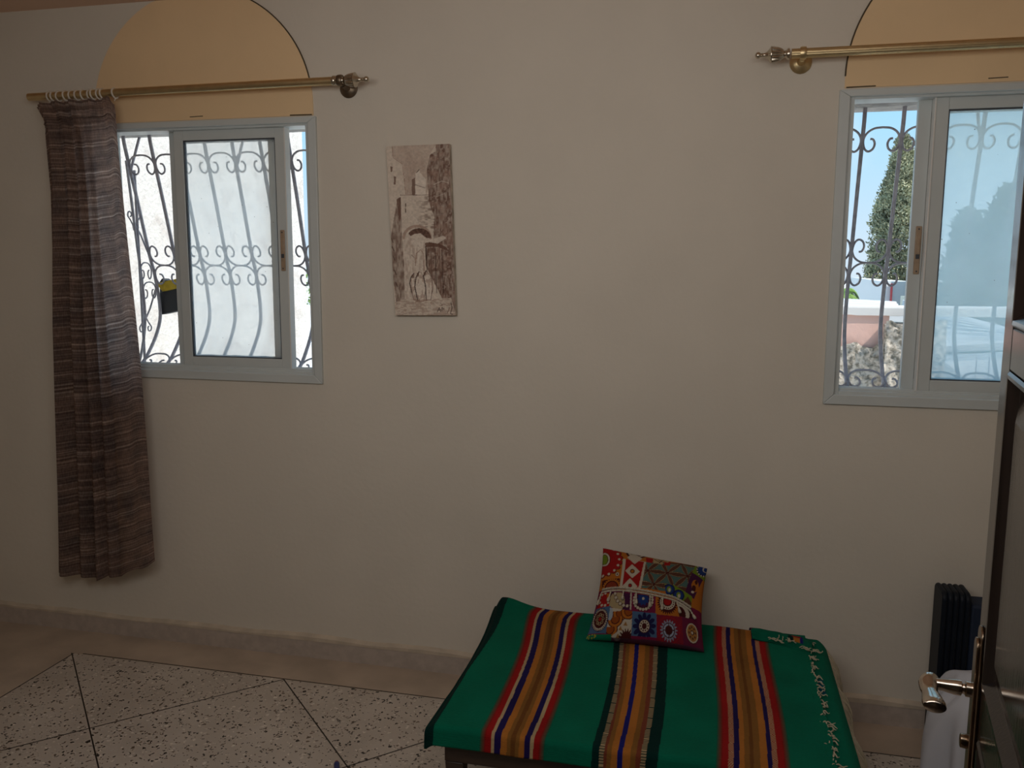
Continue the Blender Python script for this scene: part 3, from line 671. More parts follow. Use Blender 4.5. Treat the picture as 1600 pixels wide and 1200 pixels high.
def shade_weave(x, t, col, seed):
    n = vnoise(x * 1000, t * 1000, 90, seed); f = vnoise(x * 1000, t * 1000 * 4, 5, seed + 1)
    return col * KD * (0.86 + 0.22 * n + 0.10 * (f - .5))[..., None]
def cloth_surface(x0, x1, nxx, nyy, zt, seed, left_drop, bump_on, yb=-0.128, drop=0.05, front=-1.025):
    xs_ = np.linspace(x0, x1, nxx); total = (yb - front) + drop
    ts = np.linspace(0, total, nyy); P = np.zeros((nyy, nxx, 3)); r = 0.018
    Xg, Tg = np.meshgrid(xs_, ts)
    flat = (yb - front) - r
    al = np.clip((Tg - flat) / (r * PI / 2), 0, 1) * PI / 2
    Yg = np.where(Tg < flat, yb - Tg, yb - flat - r * np.sin(al)); Zg = zt - np.where(Tg < flat, 0, r * (1 - np.cos(al)))
    dn = np.clip(Tg - flat - r * PI / 2, 0, None); Zg = Zg - dn; Yg = Yg - 0.10 * dn
    Zg = Zg + 0.004 * (vnoise(Xg * 100, Tg * 100, 22, seed) - 0.5) + 0.002 * (vnoise(Xg * 100, Tg * 100, 7, seed + 3) - 0.5)
    if bump_on:
        Zg += 0.034 * np.exp(-(((Xg + 0.725) / 0.085) ** 2) - ((Tg / 0.10) ** 2)) + 0.006 * np.exp(-(((Xg + 0.3) / 0.25) ** 2) - ((Tg / 0.05) ** 2))
        Zg += 0.010 * np.exp(-((Xg + 0.60) / 0.10) ** 2) * np.exp(-((Tg - 0.55) / 0.35) ** 2)
    if left_drop:
        k = np.clip((-0.738 - Xg) / 0.03, 0, 1); Zg -= (0.030 - 0.016 * np.clip((Tg - 0.6) / 0.3, 0, 1)) * k ** 1.6; Xg = Xg + 0.006 * k + 0.0
        Xg = Xg - 0.010 * np.exp(-(Tg / 0.25) ** 2) * np.clip((-0.4 - Xg) / 0.3, 0, 1) * 2
    Yg = Yg + 0.004 * (vnoise(Xg * 100 + 500, Tg * 10, 6, seed + 5) - 0.5)
    return xs_, ts, np.stack([Xg, Yg, Zg], -1)
kil = empty('striped_blanket', (-0.16, -0.57, BZ), 'green woven blanket with red, orange and blue stripes spread over the low table', 'blanket'); bpy.context.view_layer.update()
ZK = 0.366
xs_, ts, P = cloth_surface(-0.775, 0.362, 640, 240, ZK, 21, True, True)
# the right hand end is a little ragged
P[:, -12:, 0] += (0.008 * (vnoise(P[:, -12:, 1] * 1000, P[:, -12:, 0] * 0 + 3, 45, 9) - 0.5))
Xg, Tg = np.meshgrid(xs_, ts)
warp = Xg + 0.030 * np.exp(-(Tg / 0.28) ** 2) * np.clip((-0.1 - Xg) / 0.4 + 0.3, 0.3, 1) + 0.004 * np.sin(Tg * 7) - 0.012 * np.exp(-(Tg / 0.035) ** 2) * (np.abs(Xg + 0.5) < 0.2)
ucol = stripes(warp, Tg); ucol[Xg < -0.750 + 0.034 * np.exp(-(Tg / 0.5) ** 2)] = DG
b = MB(); b.grid(P[::-1]); o = b.build('upper_layer', M['kilim'], kil, smooth=True, angle=180, solid=0.005); dye(o, shade_weave(Xg, Tg, ucol, 31)[::-1].reshape(-1, 3))
topP = P
# lower layer: same cloth folded under, its end reaching past the upper one
xs2, ts2, P2 = cloth_surface(0.20, 0.436, 104, 160, ZK - 0.009, 41, False, False, yb=-0.134, drop=0.045, front=-1.018)
X2, T2 = np.meshgrid(xs2, ts2)
k = np.clip((X2 - 0.400) / 0.046, 0, 1); P2[..., 2] -= 0.034 * k ** 1.7; P2[..., 0] -= 0.008 * k * k; P2[..., 1] -= 0.030 * k * np.exp(-(T2 / 0.12) ** 2)
c2 = np.tile(np.array(G_), X2.shape + (1,)) * (0.92 + 0.35 * (T2 < 0.25) * 0)[..., None]
mb = (np.abs(T2 - 0.36) < 0.05) & (X2 < 0.385); c2[mb] = np.array((0.0, 0.10, 0.15))
b = MB(); b.grid(P2[::-1]); o = b.build('lower_layer', M['kilim'], kil, smooth=True, angle=180, solid=0.004); dye(o, shade_weave(X2, T2, c2, 51)[::-1].reshape(-1, 3))
# back corner folded over, with its own stripe ends
fx_ = np.linspace(0, 1, 60); fy_ = np.linspace(0, 1, 26); FXg, FYg = np.meshgrid(fx_, fy_)
Pf = np.zeros(FXg.shape + (3,))
Pf[..., 0] = 0.165 + 0.215 * FXg + 0.02 * FYg * (0.5 - FXg)
Pf[..., 1] = -0.150 - 0.088 * FYg * (0.75 + 0.6 * FXg) + 0.010 * np.sin(FXg * 5) - 0.05 * np.clip(FXg - .8, 0, 1)
Pf[..., 2] = ZK + 0.012 + 0.018 * np.sin(PI * np.clip(FYg * 1.1, 0, 1)) * (1 - 0.5 * FXg) - 0.010 * FXg - 0.006 * FYg + 0.004 * (vnoise(FXg * 60, FYg * 60, 9, 61) - .5)
cf = np.tile(np.array(G_) * 0.85, FXg.shape + (1,))
cf[(FXg + 0.25 * FYg < 0.14)] = np.array((0.10, 0.03, 0.07)); cf[(FXg + 0.30 * FYg < 0.05)] = NV
for a0, a1, cc in ((0.62, 0.70, DG), (0.70, 0.80, ORG), (0.80, 0.86, BLU)): cf[(FXg > a0) & (FXg < a1) & (FYg < 0.62)] = cc
cf[(FXg > 0.68) & (FXg < 0.82) & (FYg < 0.22)] = RD
b = MB(); b.grid(Pf[::-1]); o = b.build('folded_corner', M['kilim'], kil, smooth=True, angle=180, solid=0.004); dye(o, shade_weave(FXg, FYg, cf, 71)[::-1].reshape(-1, 3))
# fringes
b = MB()
def zfun(x): return ZK - 0.009 + 0.006 - 0.034 * min(1, max(0, (x - 0.400) / 0.046)) ** 1.7
for i in range(70):
    y = -0.165 - 0.86 * (int(i / 5) + random.random() * 0.55 + 0.2 * math.sin(i)) / 14
    clump = 0.5 + 0.5 * math.sin(y * 40) * math.sin(y * 17 + 1)
    L = random.uniform(0.012, 0.030) + 0.03 * max(0, clump - .45)
    x = 0.358 + random.uniform(-0.003, 0.003); d = random.uniform(-1.1, 0.9) - (0.7 if y < -0.65 else 0); curl = random.uniform(-2.5, 2.5)
    pts = []
    for s_ in range(8):
        pts.append((x, y, max(zfun(x), ZK - 0.006 if x < 0.366 else 0) + 0.003 + 0.003 * math.sin(s_ * 1.3 + i)))
        x += L / 7 * math.cos(d); y += L / 7 * math.sin(d); d += curl / 7
    b.tube(pts, [0.0019] * 6 + [0.0014, 0.0008], 4)
for i in range(28):
    t_ = random.random(); x = 0.20 + 0.19 * t_; y = -0.232 - 0.055 * t_; d = random.uniform(-0.4, 0.5); pts = []
    if 0.3 < t_ < 0.55: x -= 0.0; d += 1.2; y += 0.02
    for s_ in range(6):
        pts.append((x, y, ZK + 0.010 + 0.016 * (1 - t_) + 0.003 * math.sin(s_ + i))); x += 0.005 * math.cos(d); y += 0.005 * math.sin(d); d += random.uniform(-.6, .6)
    b.tube(pts, 0.0014, 4)
o = b.build('fringe', M['fringe'], kil, smooth=True); o['kind'] = 'stuff'; o['label'] = 'loose curly cream fringe on the upper layer'
b = MB()
for i in range(260):
    y = -0.15 - 0.87 * (i + random.random()) / 260; L = random.uniform(0.085, 0.13); x = 0.420; z = ZK - 0.030; lean = random.uniform(-0.15, 0.12) - 0.25 * (y > -0.45)
    out = 0.036 + 0.010 * math.sin(y * 23) + random.uniform(0, 0.012); pts = []
    for s_ in range(7):
        q_ = s_ / 6; pts.append((x + out * (1 - (1 - q_) ** 2) + 0.003 * math.sin(q_ * 6 + i), y + lean * L * q_ + 0.002 * math.sin(q_ * 9 + i * 2), z - L * q_ ** 1.25))
    b.tube(pts, [0.0022, 0.0022, 0.002, 0.002, 0.0018, 0.0016, 0.0009], 4)
o = b.build('hanging_fringe', M['fringe'], kil, smooth=True); o['kind'] = 'stuff'; o['label'] = 'long cream fringe hanging down the right side'

# ------------------------------------------------------------------ patchwork cushion
cu = empty('cushion', (-0.19, -0.22, 0.38), 'small patchwork print cushion with a tasselled cord leaning on the wall', 'cushion'); bpy.context.view_layer.update()
Q = [np.array(q) for q in ((-0.378, -0.075, 0.612), (0.012, -0.075, 0.566), (0.010, -0.374, 0.375), (-0.396, -0.372, 0.375))]  # TL TR BR BL
nrm = np.cross(Q[3] - Q[0], Q[1] - Q[0]); nrm = nrm / np.linalg.norm(nrm)
if nrm[1] > 0: nrm = -nrm
def cush(u, v, side):
    """pinched cushion; edges bow inward, belly thick"""
    su, sv = 2 * u - 1, 2 * v - 1
    uu = 0.5 + su * (0.5 - 0.036 * (1 - sv ** 2)); vv = 0.5 + sv * (0.5 - 0.020 * (1 - su ** 2))
    p = mapquad(Q, uu, vv)
    f = np.clip((1 - su ** 2) * (1 - sv ** 2), 0, 1) ** 0.42
    th = (0.058 if side > 0 else 0.040) * f
    return p + nrm * (side * th)[..., None]
nu_, nv_ = 250, 230
u, v = np.meshgrid(np.linspace(0, 1, nu_), np.linspace(0, 1, nv_))
ZQ = [(255, 92), (1245, 325), (1190, 1065), (95, 985)]
PX = mapquad(ZQ, u, v); X, Y = PX[..., 0], PX[..., 1]
s_ = lambda r_, g_, b_: np.array((r_, g_, b_))
cRed = s_(0.42, 0.012, 0.012); cOr = s_(0.55, 0.17, 0.02); cWh = s_(0.66, 0.58, 0.46); cMar = s_(0.075, 0.010, 0.010); cGr = s_(0.20, 0.30, 0.02); cTe = s_(0.09, 0.18, 0.16); cBl = s_(0.015, 0.045, 0.22); cNv = s_(0.012, 0.012, 0.075); cPu = s_(0.075, 0.012, 0.06); cMid = s_(0.08, 0.16, 0.30); cCr = s_(0.50, 0.38, 0.20); cBr = s_(0.13, 0.05, 0.03); cMg = s_(0.22, 0.012, 0.06); cGn = s_(0.0, 0.20, 0.10)
r = Raster(X, Y, cOr)
def flower(cx, cy, n, r0, r1, wd, col, clip=None):
    th = np.arctan2(Y - cy, X - cx); rr = np.hypot(X - cx, Y - cy)
    m = (rr < r0 + (r1 - r0) * np.abs(np.cos(th * n / 2)) ** wd)
    if clip is not None: m &= clip
    r.put(m, col)
def dots(cx, cy, rx, ry, n, rad, col, a0=0.0, clip=None):
    for k_ in range(n):
        a = a0 + 2 * PI * k_ / n; r.ell(cx + rx * math.cos(a), cy + ry * math.sin(a), rad, rad, col, clip=clip)
top = Y < 555 + (X - 215) * 0.205
# red scalloped medallion, top left
flower(248, 235, 18, 168, 192, 0.8, cMar); flower(248, 235, 18, 160, 184, 0.8, cRed); dots(248, 235, 150, 168, 15, 13, cWh, 0.1)
r.ell(255, 230, 55, 78, cMar); r.ell(253, 230, 51, 74, cWh); r.ell(250, 230, 38, 58, cMar); r.ell(248, 230, 34, 52, cGr)
r.ell(575, 175, 100, 72, cMar); r.ell(575, 172, 78, 55, cWh); dots(575, 172, 42, 30, 7, 14, cBr); r.ell(575, 172, 32, 24, cBr)
r.ell(365, 415, 22, 22, cBr); r.ell(365, 415, 18, 18, cWh); r.ell(365, 415, 9, 9, cBr)
q = r.pmask([(210, 452), (388, 462), (388, 580), (205, 560)]); r.put(q, cMar); flower(302, 545, 26, 78, 96, 1, cOr, q); r.ell(302, 545, 70, 70, cMar, clip=q); r.ell(302, 545, 58, 58, s_(0.28, 0.04, 0.015), clip=q)
# red and white diamond column
r.poly([(435, 245), (668, 290), (598, 580), (385, 545)], cWh); r.poly([(462, 252), (640, 288), (575, 570), (412, 545)], cRed)
for cxx, cyy in ((552, 240), (520, 395), (490, 548)): r.poly([(cxx, cyy - 78), (cxx + 74, cyy + 8), (cxx - 6, cyy + 76), (cxx - 74, cyy - 8)], cWh)
r.poly([(640, 288), (606, 425), (575, 380)], cRed); r.ell(518, 396, 24, 24, cMar); r.ell(518, 396, 15, 15, cOr); r.ell(490, 545, 20, 20, cMar); r.ell(490, 545, 13, 13, cRed)
# teal patch of overlapping petals
teal = r.pmask([(662, 280), (1150, 290), (1110, 420), (1070, 640), (602, 575)]); r.put(teal, cTe)
A = np.array((865., 420.)); va = np.array((195., 25.)); vb = np.array((135., -122.)); 
lat = [A + i * va + j * vb for i in range(-3, 4) for j in range(-3, 4)]
for L0 in lat:
    for dv in (va, vb, vb - va):
        m0 = L0; m1 = L0 + dv; d = m1 - m0; ln = np.hypot(*d); ax = d / ln
        tt = ((X - m0[0]) * ax[0] + (Y - m0[1]) * ax[1]) / ln; pp = np.abs(-(X - m0[0]) * ax[1] + (Y - m0[1]) * ax[0])
        prof_ = np.clip(4 * tt * (1 - tt), 0, 1) * ln * 0.125
        for s0, cc in ((1.12, cMar), (0.98, cCr), (0.80, cMar), (0.70, cBr)): r.put(teal & (tt > 0) & (tt < 1) & (pp < prof_ * s0), cc)
    r.ell(L0[0], L0[1], 14, 14, cMar, clip=teal)
r.poly([(665, 225), (735, 240), (720, 305), (660, 290)], cRed); r.poly([(840, 255), (900, 270), (890, 330), (835, 330)], cRed)
r.poly([(735, 230), (900, 245), (870, 290), (830, 270), (820, 320), (780, 310), (730, 300)], cCr)
for dx in (0, 1): r.line([(745 + 38 * dx, 250 + 5 * dx), (785 + 38 * dx * 0.9, 285)], 7, cMar); r.line([(835 - 20 * dx, 250 + 8 * dx), (790, 290 + 10 * dx)], 7, cMar)
# top right: blue fan on lime, purple block with an orange oval
tr = r.pmask([(1140, 280), (1260, 310), (1240, 470), (1105, 405)]); r.put(tr, cGr); r.ell(1205, 355, 62, 72, cNv, clip=tr); r.ell(1210, 352, 52, 60, cBl, clip=tr); dots(1205, 355, 56, 70, 14, 8, cWh, clip=tr); r.ell(1225, 350, 26, 32, cWh, clip=tr); r.ell(1228, 352, 17, 23, cBl, clip=tr)
r.poly([(1105, 400), (1215, 460), (1130, 660), (1040, 610)], cPu); r.ell(1140, 535, 36, 60, cOr); r.ell(1128, 560, 20, 30, cMar); r.ell(1150, 500, 14, 22, cMar); r.ell(1116, 598, 16, 12, cWh)
gr = r.pmask([(835, 535), (930, 545), (1110, 640), (1100, 740), (1000, 690), (850, 650)]); r.put(gr, cGr)
for cxx, cyy in ((880, 588), (975, 640)): r.ell(cxx, cyy, 58, 54, cNv, clip=gr); r.ell(cxx, cyy, 46, 42, cBl, clip=gr); r.ell(cxx, cyy, 22, 30, cGr, clip=gr); r.ell(cxx + 4, cyy + 6, 12, 18, cWh, clip=gr)
r.poly([(1020, 690), (1070, 645), (1105, 700), (1090, 745)], cBr)
# lower half
low = ~top
r.put(low, cMg)
q = r.pmask([(185, 575), (320, 600), (300, 740), (165, 730)]); r.put(q, cRed); dots(235, 650, 50, 60, 9, 12, cWh, clip=q); r.poly([(255, 600), (320, 605), (310, 650), (262, 640)], cOr)
q = r.pmask([(300, 590), (495, 625), (495, 770), (390, 790), (285, 720)]); r.put(q, cPu); r.ell(360, 690, 78, 100, cCr, clip=q); 
for k_ in range(9):
    a = -0.2 + k_ * 0.28; r.ell(470 - 150 * math.sin(a) * 0.9 + 5, 745 - 170 * (1 - math.cos(a * 0.9)) - 5, 19, 19, cMar, clip=q); r.ell(470 - 150 * math.sin(a) * 0.9 + 5, 745 - 170 * (1 - math.cos(a * 0.9)) - 5, 14, 14, cWh, clip=q)
r.line([(500, 620), (498, 770)], 14, cWh)
q = r.pmask([(515, 625), (745, 660), (740, 800), (515, 790)]); r.put(q, cMg); flower(622, 690, 16, 92, 110, 1, cMar, q); dots(622, 690, 92, 86, 20, 13, cWh, clip=q); r.ell(622, 685, 78, 72, cPu, clip=q); flower(622, 680, 10, 42, 62, 1, cBl, q); r.ell(622, 678, 13, 13, cWh)
q = r.pmask([(745, 655), (975, 690), (975, 830), (742, 822)]); r.put(q, cOr); flower(862, 715, 28, 84, 104, 2, cMar, q); r.ell(862, 710, 76, 66, cWh, clip=q); dots(862, 710, 62, 54, 18, 6, cMar, clip=q); r.ell(862, 705, 46, 42, cMar, clip=q); r.ell(862, 703, 38, 34, cRed, clip=q)
q = r.pmask([(950, 660), (1100, 740), (1140, 840), (975, 825)]); r.put(q, cPu); r.ell(1010, 790, 95, 100, cMar, clip=q); r.ell(985, 800, 88, 92, cWh, clip=q); r.ell(975, 810, 66, 70, cMar, clip=q); r.ell(1060, 800, 20, 34, cWh, clip=q)
q = r.pmask([(160, 725), (300, 725), (275, 960), (80, 940)]); r.put(q, cMid); r.ell(205, 835, 78, 105, cNv, clip=q); r.ell(205, 835, 72, 99, cWh, clip=q); dots(205, 835, 66, 92, 30, 5, cMar, clip=q); r.ell(205, 832, 58, 80, cMar, clip=q); dots(205, 832, 30, 42, 8, 13, cCr, clip=q); dots(205, 832, 30, 42, 8, 8, cMar, clip=q); r.ell(205, 832, 12, 15, cRed)
q = r.pmask([(295, 740), (515, 790), (515, 1010), (380, 1010), (275, 955)]); r.put(q, cWh)
for cxx, cyy in ((330, 800), (400, 800), (480, 790), (355, 850), (310, 930)):
    for rr, cc in ((74, cMar), (66, cOr), (44, cMar), (36, s_(0.35, 0.08, 0.01))): r.ell(cxx, cyy, rr, rr * 0.95, cc, clip=q & (Y > cyy - 20) & (Y + X * 0.6 < 1180))
r.ell(300, 795, 26, 60, s_(0.45, 0.52, 0.58), clip=q & (X < 330))
for cxx, cyy in ((410, 930), (455, 895), (480, 960), (390, 985)): r.poly([(cxx, cyy - 22), (cxx + 20, cyy + 16), (cxx - 20, cyy + 12)], s_(0.40, 0.20, 0.06))
flower(470, 1010, 18, 55, 80, 2, cMar, q)
q = r.pmask([(517, 790), (752, 812), (752, 1000), (515, 985)]); r.put(q, cMid); flower(635, 915, 12, 62, 112, 0.6, cNv, q); r.ell(635, 915, 54, 54, cMar); r.ell(635, 915, 48, 48, cWh); dots(635, 915, 36, 36, 10, 7, cMar); r.ell(635, 915, 24, 24, cMar)
q = r.pmask([(752, 820), (1005, 830), (1000, 1050), (752, 1040)]); r.put(q, s_(0.26, 0.012, 0.03)); dots(868, 938, 106, 100, 34, 6, cRed, clip=q); flower(868, 942, 18, 60, 84, 1.5, s_(0.30, 0.34, 0.45), q); r.ell(868, 942, 58, 58, cMar); r.ell(868, 942, 50, 50, s_(0.40, 0.45, 0.58)); r.ell(868, 942, 36, 36, cMar); r.line([(868, 890), (868, 995)], 8, cMar); r.line([(815, 942), (920, 942)], 8, cMar)
q = r.pmask([(1003, 828), (1150, 838), (1210, 1080), (1000, 1050)]); r.put(q, s_(0.16, 0.012, 0.05)); r.ell(1093, 945, 62, 80, cMar, clip=q); r.ell(1093, 945, 57, 74, cWh, clip=q); r.ell(1093, 945, 48, 64, s_(0.45, 0.20, 0.05), clip=q); dots(1093, 945, 30, 44, 8, 9, cBr, clip=q); r.ell(1093, 945, 16, 20, cMar); r.ell(1093, 945, 9, 12, cWh)
r.put((Y > 985 + (X - 280) * 0.07) & (X > 280), s_(0.07, 0.03, 0.05), 0.8); r.put((v > 0.965) & (X < 330), cGn)
dots(140, 970, 40, 12, 9, 7, s_(0.45, 0.42, 0.05)); 
b = MB(); Pcu = cush(u, v, 1); b.grid(Pcu[::-1]); nfront = len(b.v)
Pb = cush(u, v, -1); b.grid(Pb)
o = b.build('cushion_cover', M['print'], cu, smooth=True, angle=180)
dye(o, 0.62 * np.concatenate([r.c[::-1].reshape(-1, 3), np.tile(cMg, (nu_ * nv_, 1))]))
def uvof(px, py):
    uu, vv = 0.5, 0.5
    for _ in range(20):
        p0 = mapquad(ZQ, np.array(uu), np.array(vv)); du = (mapquad(ZQ, np.array(uu + 1e-3), np.array(vv)) - p0) / 1e-3; dv = (mapquad(ZQ, np.array(uu), np.array(vv + 1e-3)) - p0) / 1e-3
        st = np.linalg.solve(np.stack([du, dv], 1), np.array((px, py)) - p0); uu += st[0]; vv += st[1]
    return uu, vv
def cpt(px, py, off=0.0):
    a, c_ = uvof(px, py); a = min(max(a, 0.003), 0.997); c_ = min(max(c_, 0.0), 1.0)
    return cush(np.array(a), np.array(c_), 1) + nrm * off
path = spline([(212, 0, 552), (300, 0, 556), (400, 0, 566), (600, 0, 600), (800, 0, 640), (950, 0, 675), (1095, 0, 742)], 12)
pts = [cpt(p[0], p[2], 0.0035) for p in path]
b = MB(); b.tube(pts, 0.0032, 6)
for ph in (0, PI):
    tw = []
    for i, p in enumerate(pts):
        a = i * 1.3 + ph; tw.append(p + np.array((0, 0, 1)) * 0.0026 * math.sin(a) + nrm * 0.0026 * math.cos(a))
    b.tube(tw, 0.0026, 5)
pts2 = [cpt(p[0] - 2, p[2] + 24, 0.002) for p in path]; b.tube(pts2, 0.0034, 6)
cord = b.build('cord_trim', M['cord'], cu, smooth=True); bpy.context.view_layer.update()
for x0, y0, x1, y1 in ((205, 575, 165, 690), (300, 580, 268, 685), (425, 595, 412, 685), (552, 612, 552, 735), (690, 640, 684, 765), (815, 665, 805, 785), (950, 700, 985, 805), (1075, 755, 1135, 835)):
    b = MB(); n_ = 9
    pts = [cpt(x0 + (x1 - x0) * k_ / n_, y0 + (y1 - y0) * k_ / n_, 0.006) for k_ in range(n_ + 1)]
    rad = [0.0017, 0.0017, 0.0034, 0.0017, 0.0034, 0.0017, 0.0042, 0.0052, 0.0058, 0.0040]
    b.tube(pts, rad, 7); b.build('tassel', M['cord'], cord, smooth=True, angle=70)

# ------------------------------------------------------------------ open door with lever handle
P0 = np.array((0.4472, -1.7159)); ud = np.array((-0.1714, -0.9852)); nd = np.array((-0.9852, 0.1714))
DT = Matrix(((ud[0], nd[0], 0, P0[0]), (ud[1], nd[1], 0, P0[1]), (0, 0, 1, 0), (0, 0, 0, 1)))  # x along door toward hinge, y out of the face, z up
dr = bpy.data.objects.new('door_1', None); C.objects.link(dr); dr.location = (P0[0], P0[1], 0.0); struct(dr, 'open dark varnished panelled door at the right edge', 'door'); bpy.context.view_layer.update()
DW, DH, TH = 0.83, 2.12, 0.042
ST = 0.092; rails = [(0.008, 0.17), (0.935, 1.022), (1.522, 1.588), (2.03, DH)]
b = MB()
b.box(0, ST, -TH, 0, 0.008, DH, DT); b.box(DW - ST, DW, -TH, 0, 0.008, DH, DT)
for a, c_ in rails: b.box(ST, DW - ST, -TH, 0, a, c_, DT)
b.build('door_frame', M['door'], dr, bevel=0.004)
for (a0, a1), (c0, c1) in zip(rails[:-1], rails[1:]):
    z0, z1 = a1, c0; x0, x1 = ST, DW - ST
    b = MB(); b.box(x0, x1, -0.030, -0.013, z0, z1, DT)
    # raised field with sloped shoulders
    def ringv(i, y): return [DT @ Vector(q) for q in ((x0 + i, y, z0 + i), (x1 - i, y, z0 + i), (x1 - i, y, z1 - i), (x0 + i, y, z1 - i))]
    lv = [ringv(0.034, -0.013), ringv(0.066, -0.004), ringv(0.068, -0.004)]
    vs = [q for L_ in lv for q in L_]; fs = [(k_ * 4 + i, k_ * 4 + (i + 1) % 4, k_ * 4 + 4 + (i + 1) % 4, k_ * 4 + 4 + i) for k_ in range(2) for i in range(4)] + [(8, 9, 10, 11)]
    b.add(vs, fs)
    b.build('panel', M['door'], dr)
    b = MB()
    for i in range(4):  # cove moulding around the panel
        c_ = [(x0, z0), (x1, z0), (x1, z1), (x0, z1)]; p_, q_ = c_[i], c_[(i + 1) % 4]
        sx_ = [1 if k_[0] == x0 else -1 for k_ in (p_, q_)]; sz_ = [1 if k_[1] == z0 else -1 for k_ in (p_, q_)]
        prof_ = [(0.0, -0.0005), (0.004, 0.003), (0.010, 0.0025), (0.016, -0.004), (0.022, -0.011), (0.026, -0.013)]
        Pm = np.array([[tuple(DT @ Vector((k_[0] + sx_[n_] * o_, y_, k_[1] + sz_[n_] * o_))) for o_, y_ in prof_] for n_, k_ in enumerate((p_, q_))])
        b.grid(Pm)
    b.build('moulding', M['door'], dr, smooth=True)
# handle set
hs = MB()
def plate(b, x0, x1, y0, y1, z0, z1):
    n_ = 12; ring = [(x0, z0), (x1, z0)] + [(x0 + (x1 - x0) * (0.5 + 0.5 * math.cos(a)), z1 - 0.02 + 0.02 * math.sin(a)) for a in np.linspace(0, PI, n_)]
    n_ = len(ring); vs = [DT @ Vector((x, y1, z)) for x, z in ring] + [DT @ Vector((x, y0, z)) for x, z in ring]
    b.add(vs, [tuple(range(n_)), tuple(range(2 * n_ - 1, n_ - 1, -1))] + [(i, n_ + i, n_ + (i + 1) % n_, (i + 1) % n_) for i in range(n_)])
plate(hs, 0.022, 0.070, 0, 0.0045, 0.72, 1.105); plate(hs, 0.028, 0.064, 0.0045, 0.0095, 0.735, 1.085)
hp = hs.build('escutcheon', M['bronze'], dr, bevel=0.0015); hp['label'] = 'long antique bronze back plate'
bpy.context.view_layer.update()
hz = 0.995
b = MB(); b.lathe([(0.009, 0.0125), (0.018, 0.0125), (0.020, 0.009), (0.023, 0.0085), (0.025, 0.0125), (0.034, 0.0125), (0.052, 0.0098), (0.070, 0.0088)], TX(tuple(DT @ Vector((0.046, 0, hz))), (*nd, 0)), 24)
b.build('spindle', M['steel'], dr, smooth=True, angle=40)['label'] = 'polished nickel spindle'
# lever grip: sweeps from the spindle toward the hinge and turns down into a paddle
cs = spline([(0.034, 0.070, hz + 0.001), (0.046, 0.073, hz + 0.001), (0.066, 0.073, hz - 0.003), (0.088, 0.070, hz - 0.003), (0.112, 0.068, hz - 0.003), (0.126, 0.067, hz - 0.003)], 6)
b = MB(); ring = []; N = len(cs)
for i, c_ in enumerate(cs):
    t = i / (N - 1); hw = float(np.interp(t, (0, .25, .5, .8, 1), (0.0135, 0.0150, 0.0125, 0.0175, 0.0165))); hh = float(np.interp(t, (0, .25, .5, .8, 1), (0.013, 0.0125, 0.0085, 0.0115, 0.010)))
    if i in (0, N - 1): hw *= 0.62; hh *= 0.62
    ring.append([tuple(DT @ Vector((c_[0], c_[1] + hw * math.cos(a), c_[2] + hh * math.sin(a)))) for a in np.linspace(0, 2 * PI, 20, endpoint=False)])
vs = [q for L_ in ring for q in L_]; n_ = 20
b.add(vs, [(i * n_ + k_, i * n_ + (k_ + 1) % n_, (i + 1) * n_ + (k_ + 1) % n_, (i + 1) * n_ + k_) for i in range(N - 1) for k_ in range(n_)] + [tuple(range(n_ - 1, -1, -1)), tuple((N - 1) * n_ + k_ for k_ in range(n_))])
b.build('lever', M['steel'], dr, smooth=True, angle=60)['label'] = 'polished nickel lever grip'
b = MB(); b.lathe([(0.009, 0.011), (0.012, 0.012), (0.020, 0.0115), (0.021, 0.009)], TX(tuple(DT @ Vector((0.046, 0, 0.905))), (*nd, 0)), 20); b.build('thumb_turn', M['bronze'], dr, smooth=True, angle=40)
# plain frame of the doorway behind the camera
b = MB(); b.box(-0.87, -0.82, -2.80, -2.61, 0, 2.3); b.box(0.345, 0.38, -2.80, -2.61, 0, 2.3); b.box(-0.82, 0.345, -2.80, -2.61, 2.26, 2.3)
struct(b.build('door_2', M['wood']), 'dark wooden doorway frame', 'door frame')

# ------------------------------------------------------------------ navy ribbed case and white sheet
cs_ = empty('ribbed_case', (0.84, -0.09, 0), 'dark navy upright case with a ribbed rounded top against the wall', 'case'); bpy.context.view_layer.update()
b = MB(); prof_ = []; x0, x1 = 0.797, 0.889; nr = 5; pw = (x1 - x0) / nr
for k_ in range(nr):
    for f_, d_ in ((0.0, 0.006), (0.14, 0.002), (0.35, 0.0), (0.65, 0.0), (0.86, 0.002)): prof_.append((x0 + pw * (k_ + f_), d_))
prof_.append((x1, 0.006))
path_ = [(-0.152, 0.0), (-0.152, 0.50)] + [(-0.152 + 0.030 * (1 - math.cos(a)), 0.545 + 0.030 * math.sin(a)) for a in np.linspace(0, PI / 2, 7)] + [(-0.055 + 0.020 * math.sin(a), 0.555 + 0.020 * math.cos(a)) for a in np.linspace(0, PI / 2, 6)] + [(-0.035, 0.0)]
Pr = []
for i, (y_, z_) in enumerate(path_):
    a_ = np.array(path_[max(i - 1, 0)]); c_ = np.array(path_[min(i + 1, len(path_) - 1)]); t_ = (c_ - a_) / np.linalg.norm(c_ - a_); nn = np.array((-t_[1], t_[0]))
    Pr.append([(x_, y_ - nn[0] * d_, z_ - nn[1] * d_) for x_, d_ in prof_])
b.grid(np.array(Pr)); n_ = len(prof_); m_ = len(path_)
b.add([Pr[i][0] for i in range(m_)], [tuple(range(m_))]); b.add([Pr[i][-1] for i in range(m_)], [tuple(range(m_ - 1, -1, -1))])
b.build('ribbed_shell', M['navy'], cs_, smooth=True, angle=50)
MB().box(0.890, 1.02, -0.14, -0.04, 0.0, 0.535).build('side_section', M['navycloth'], cs_, bevel=0.01)

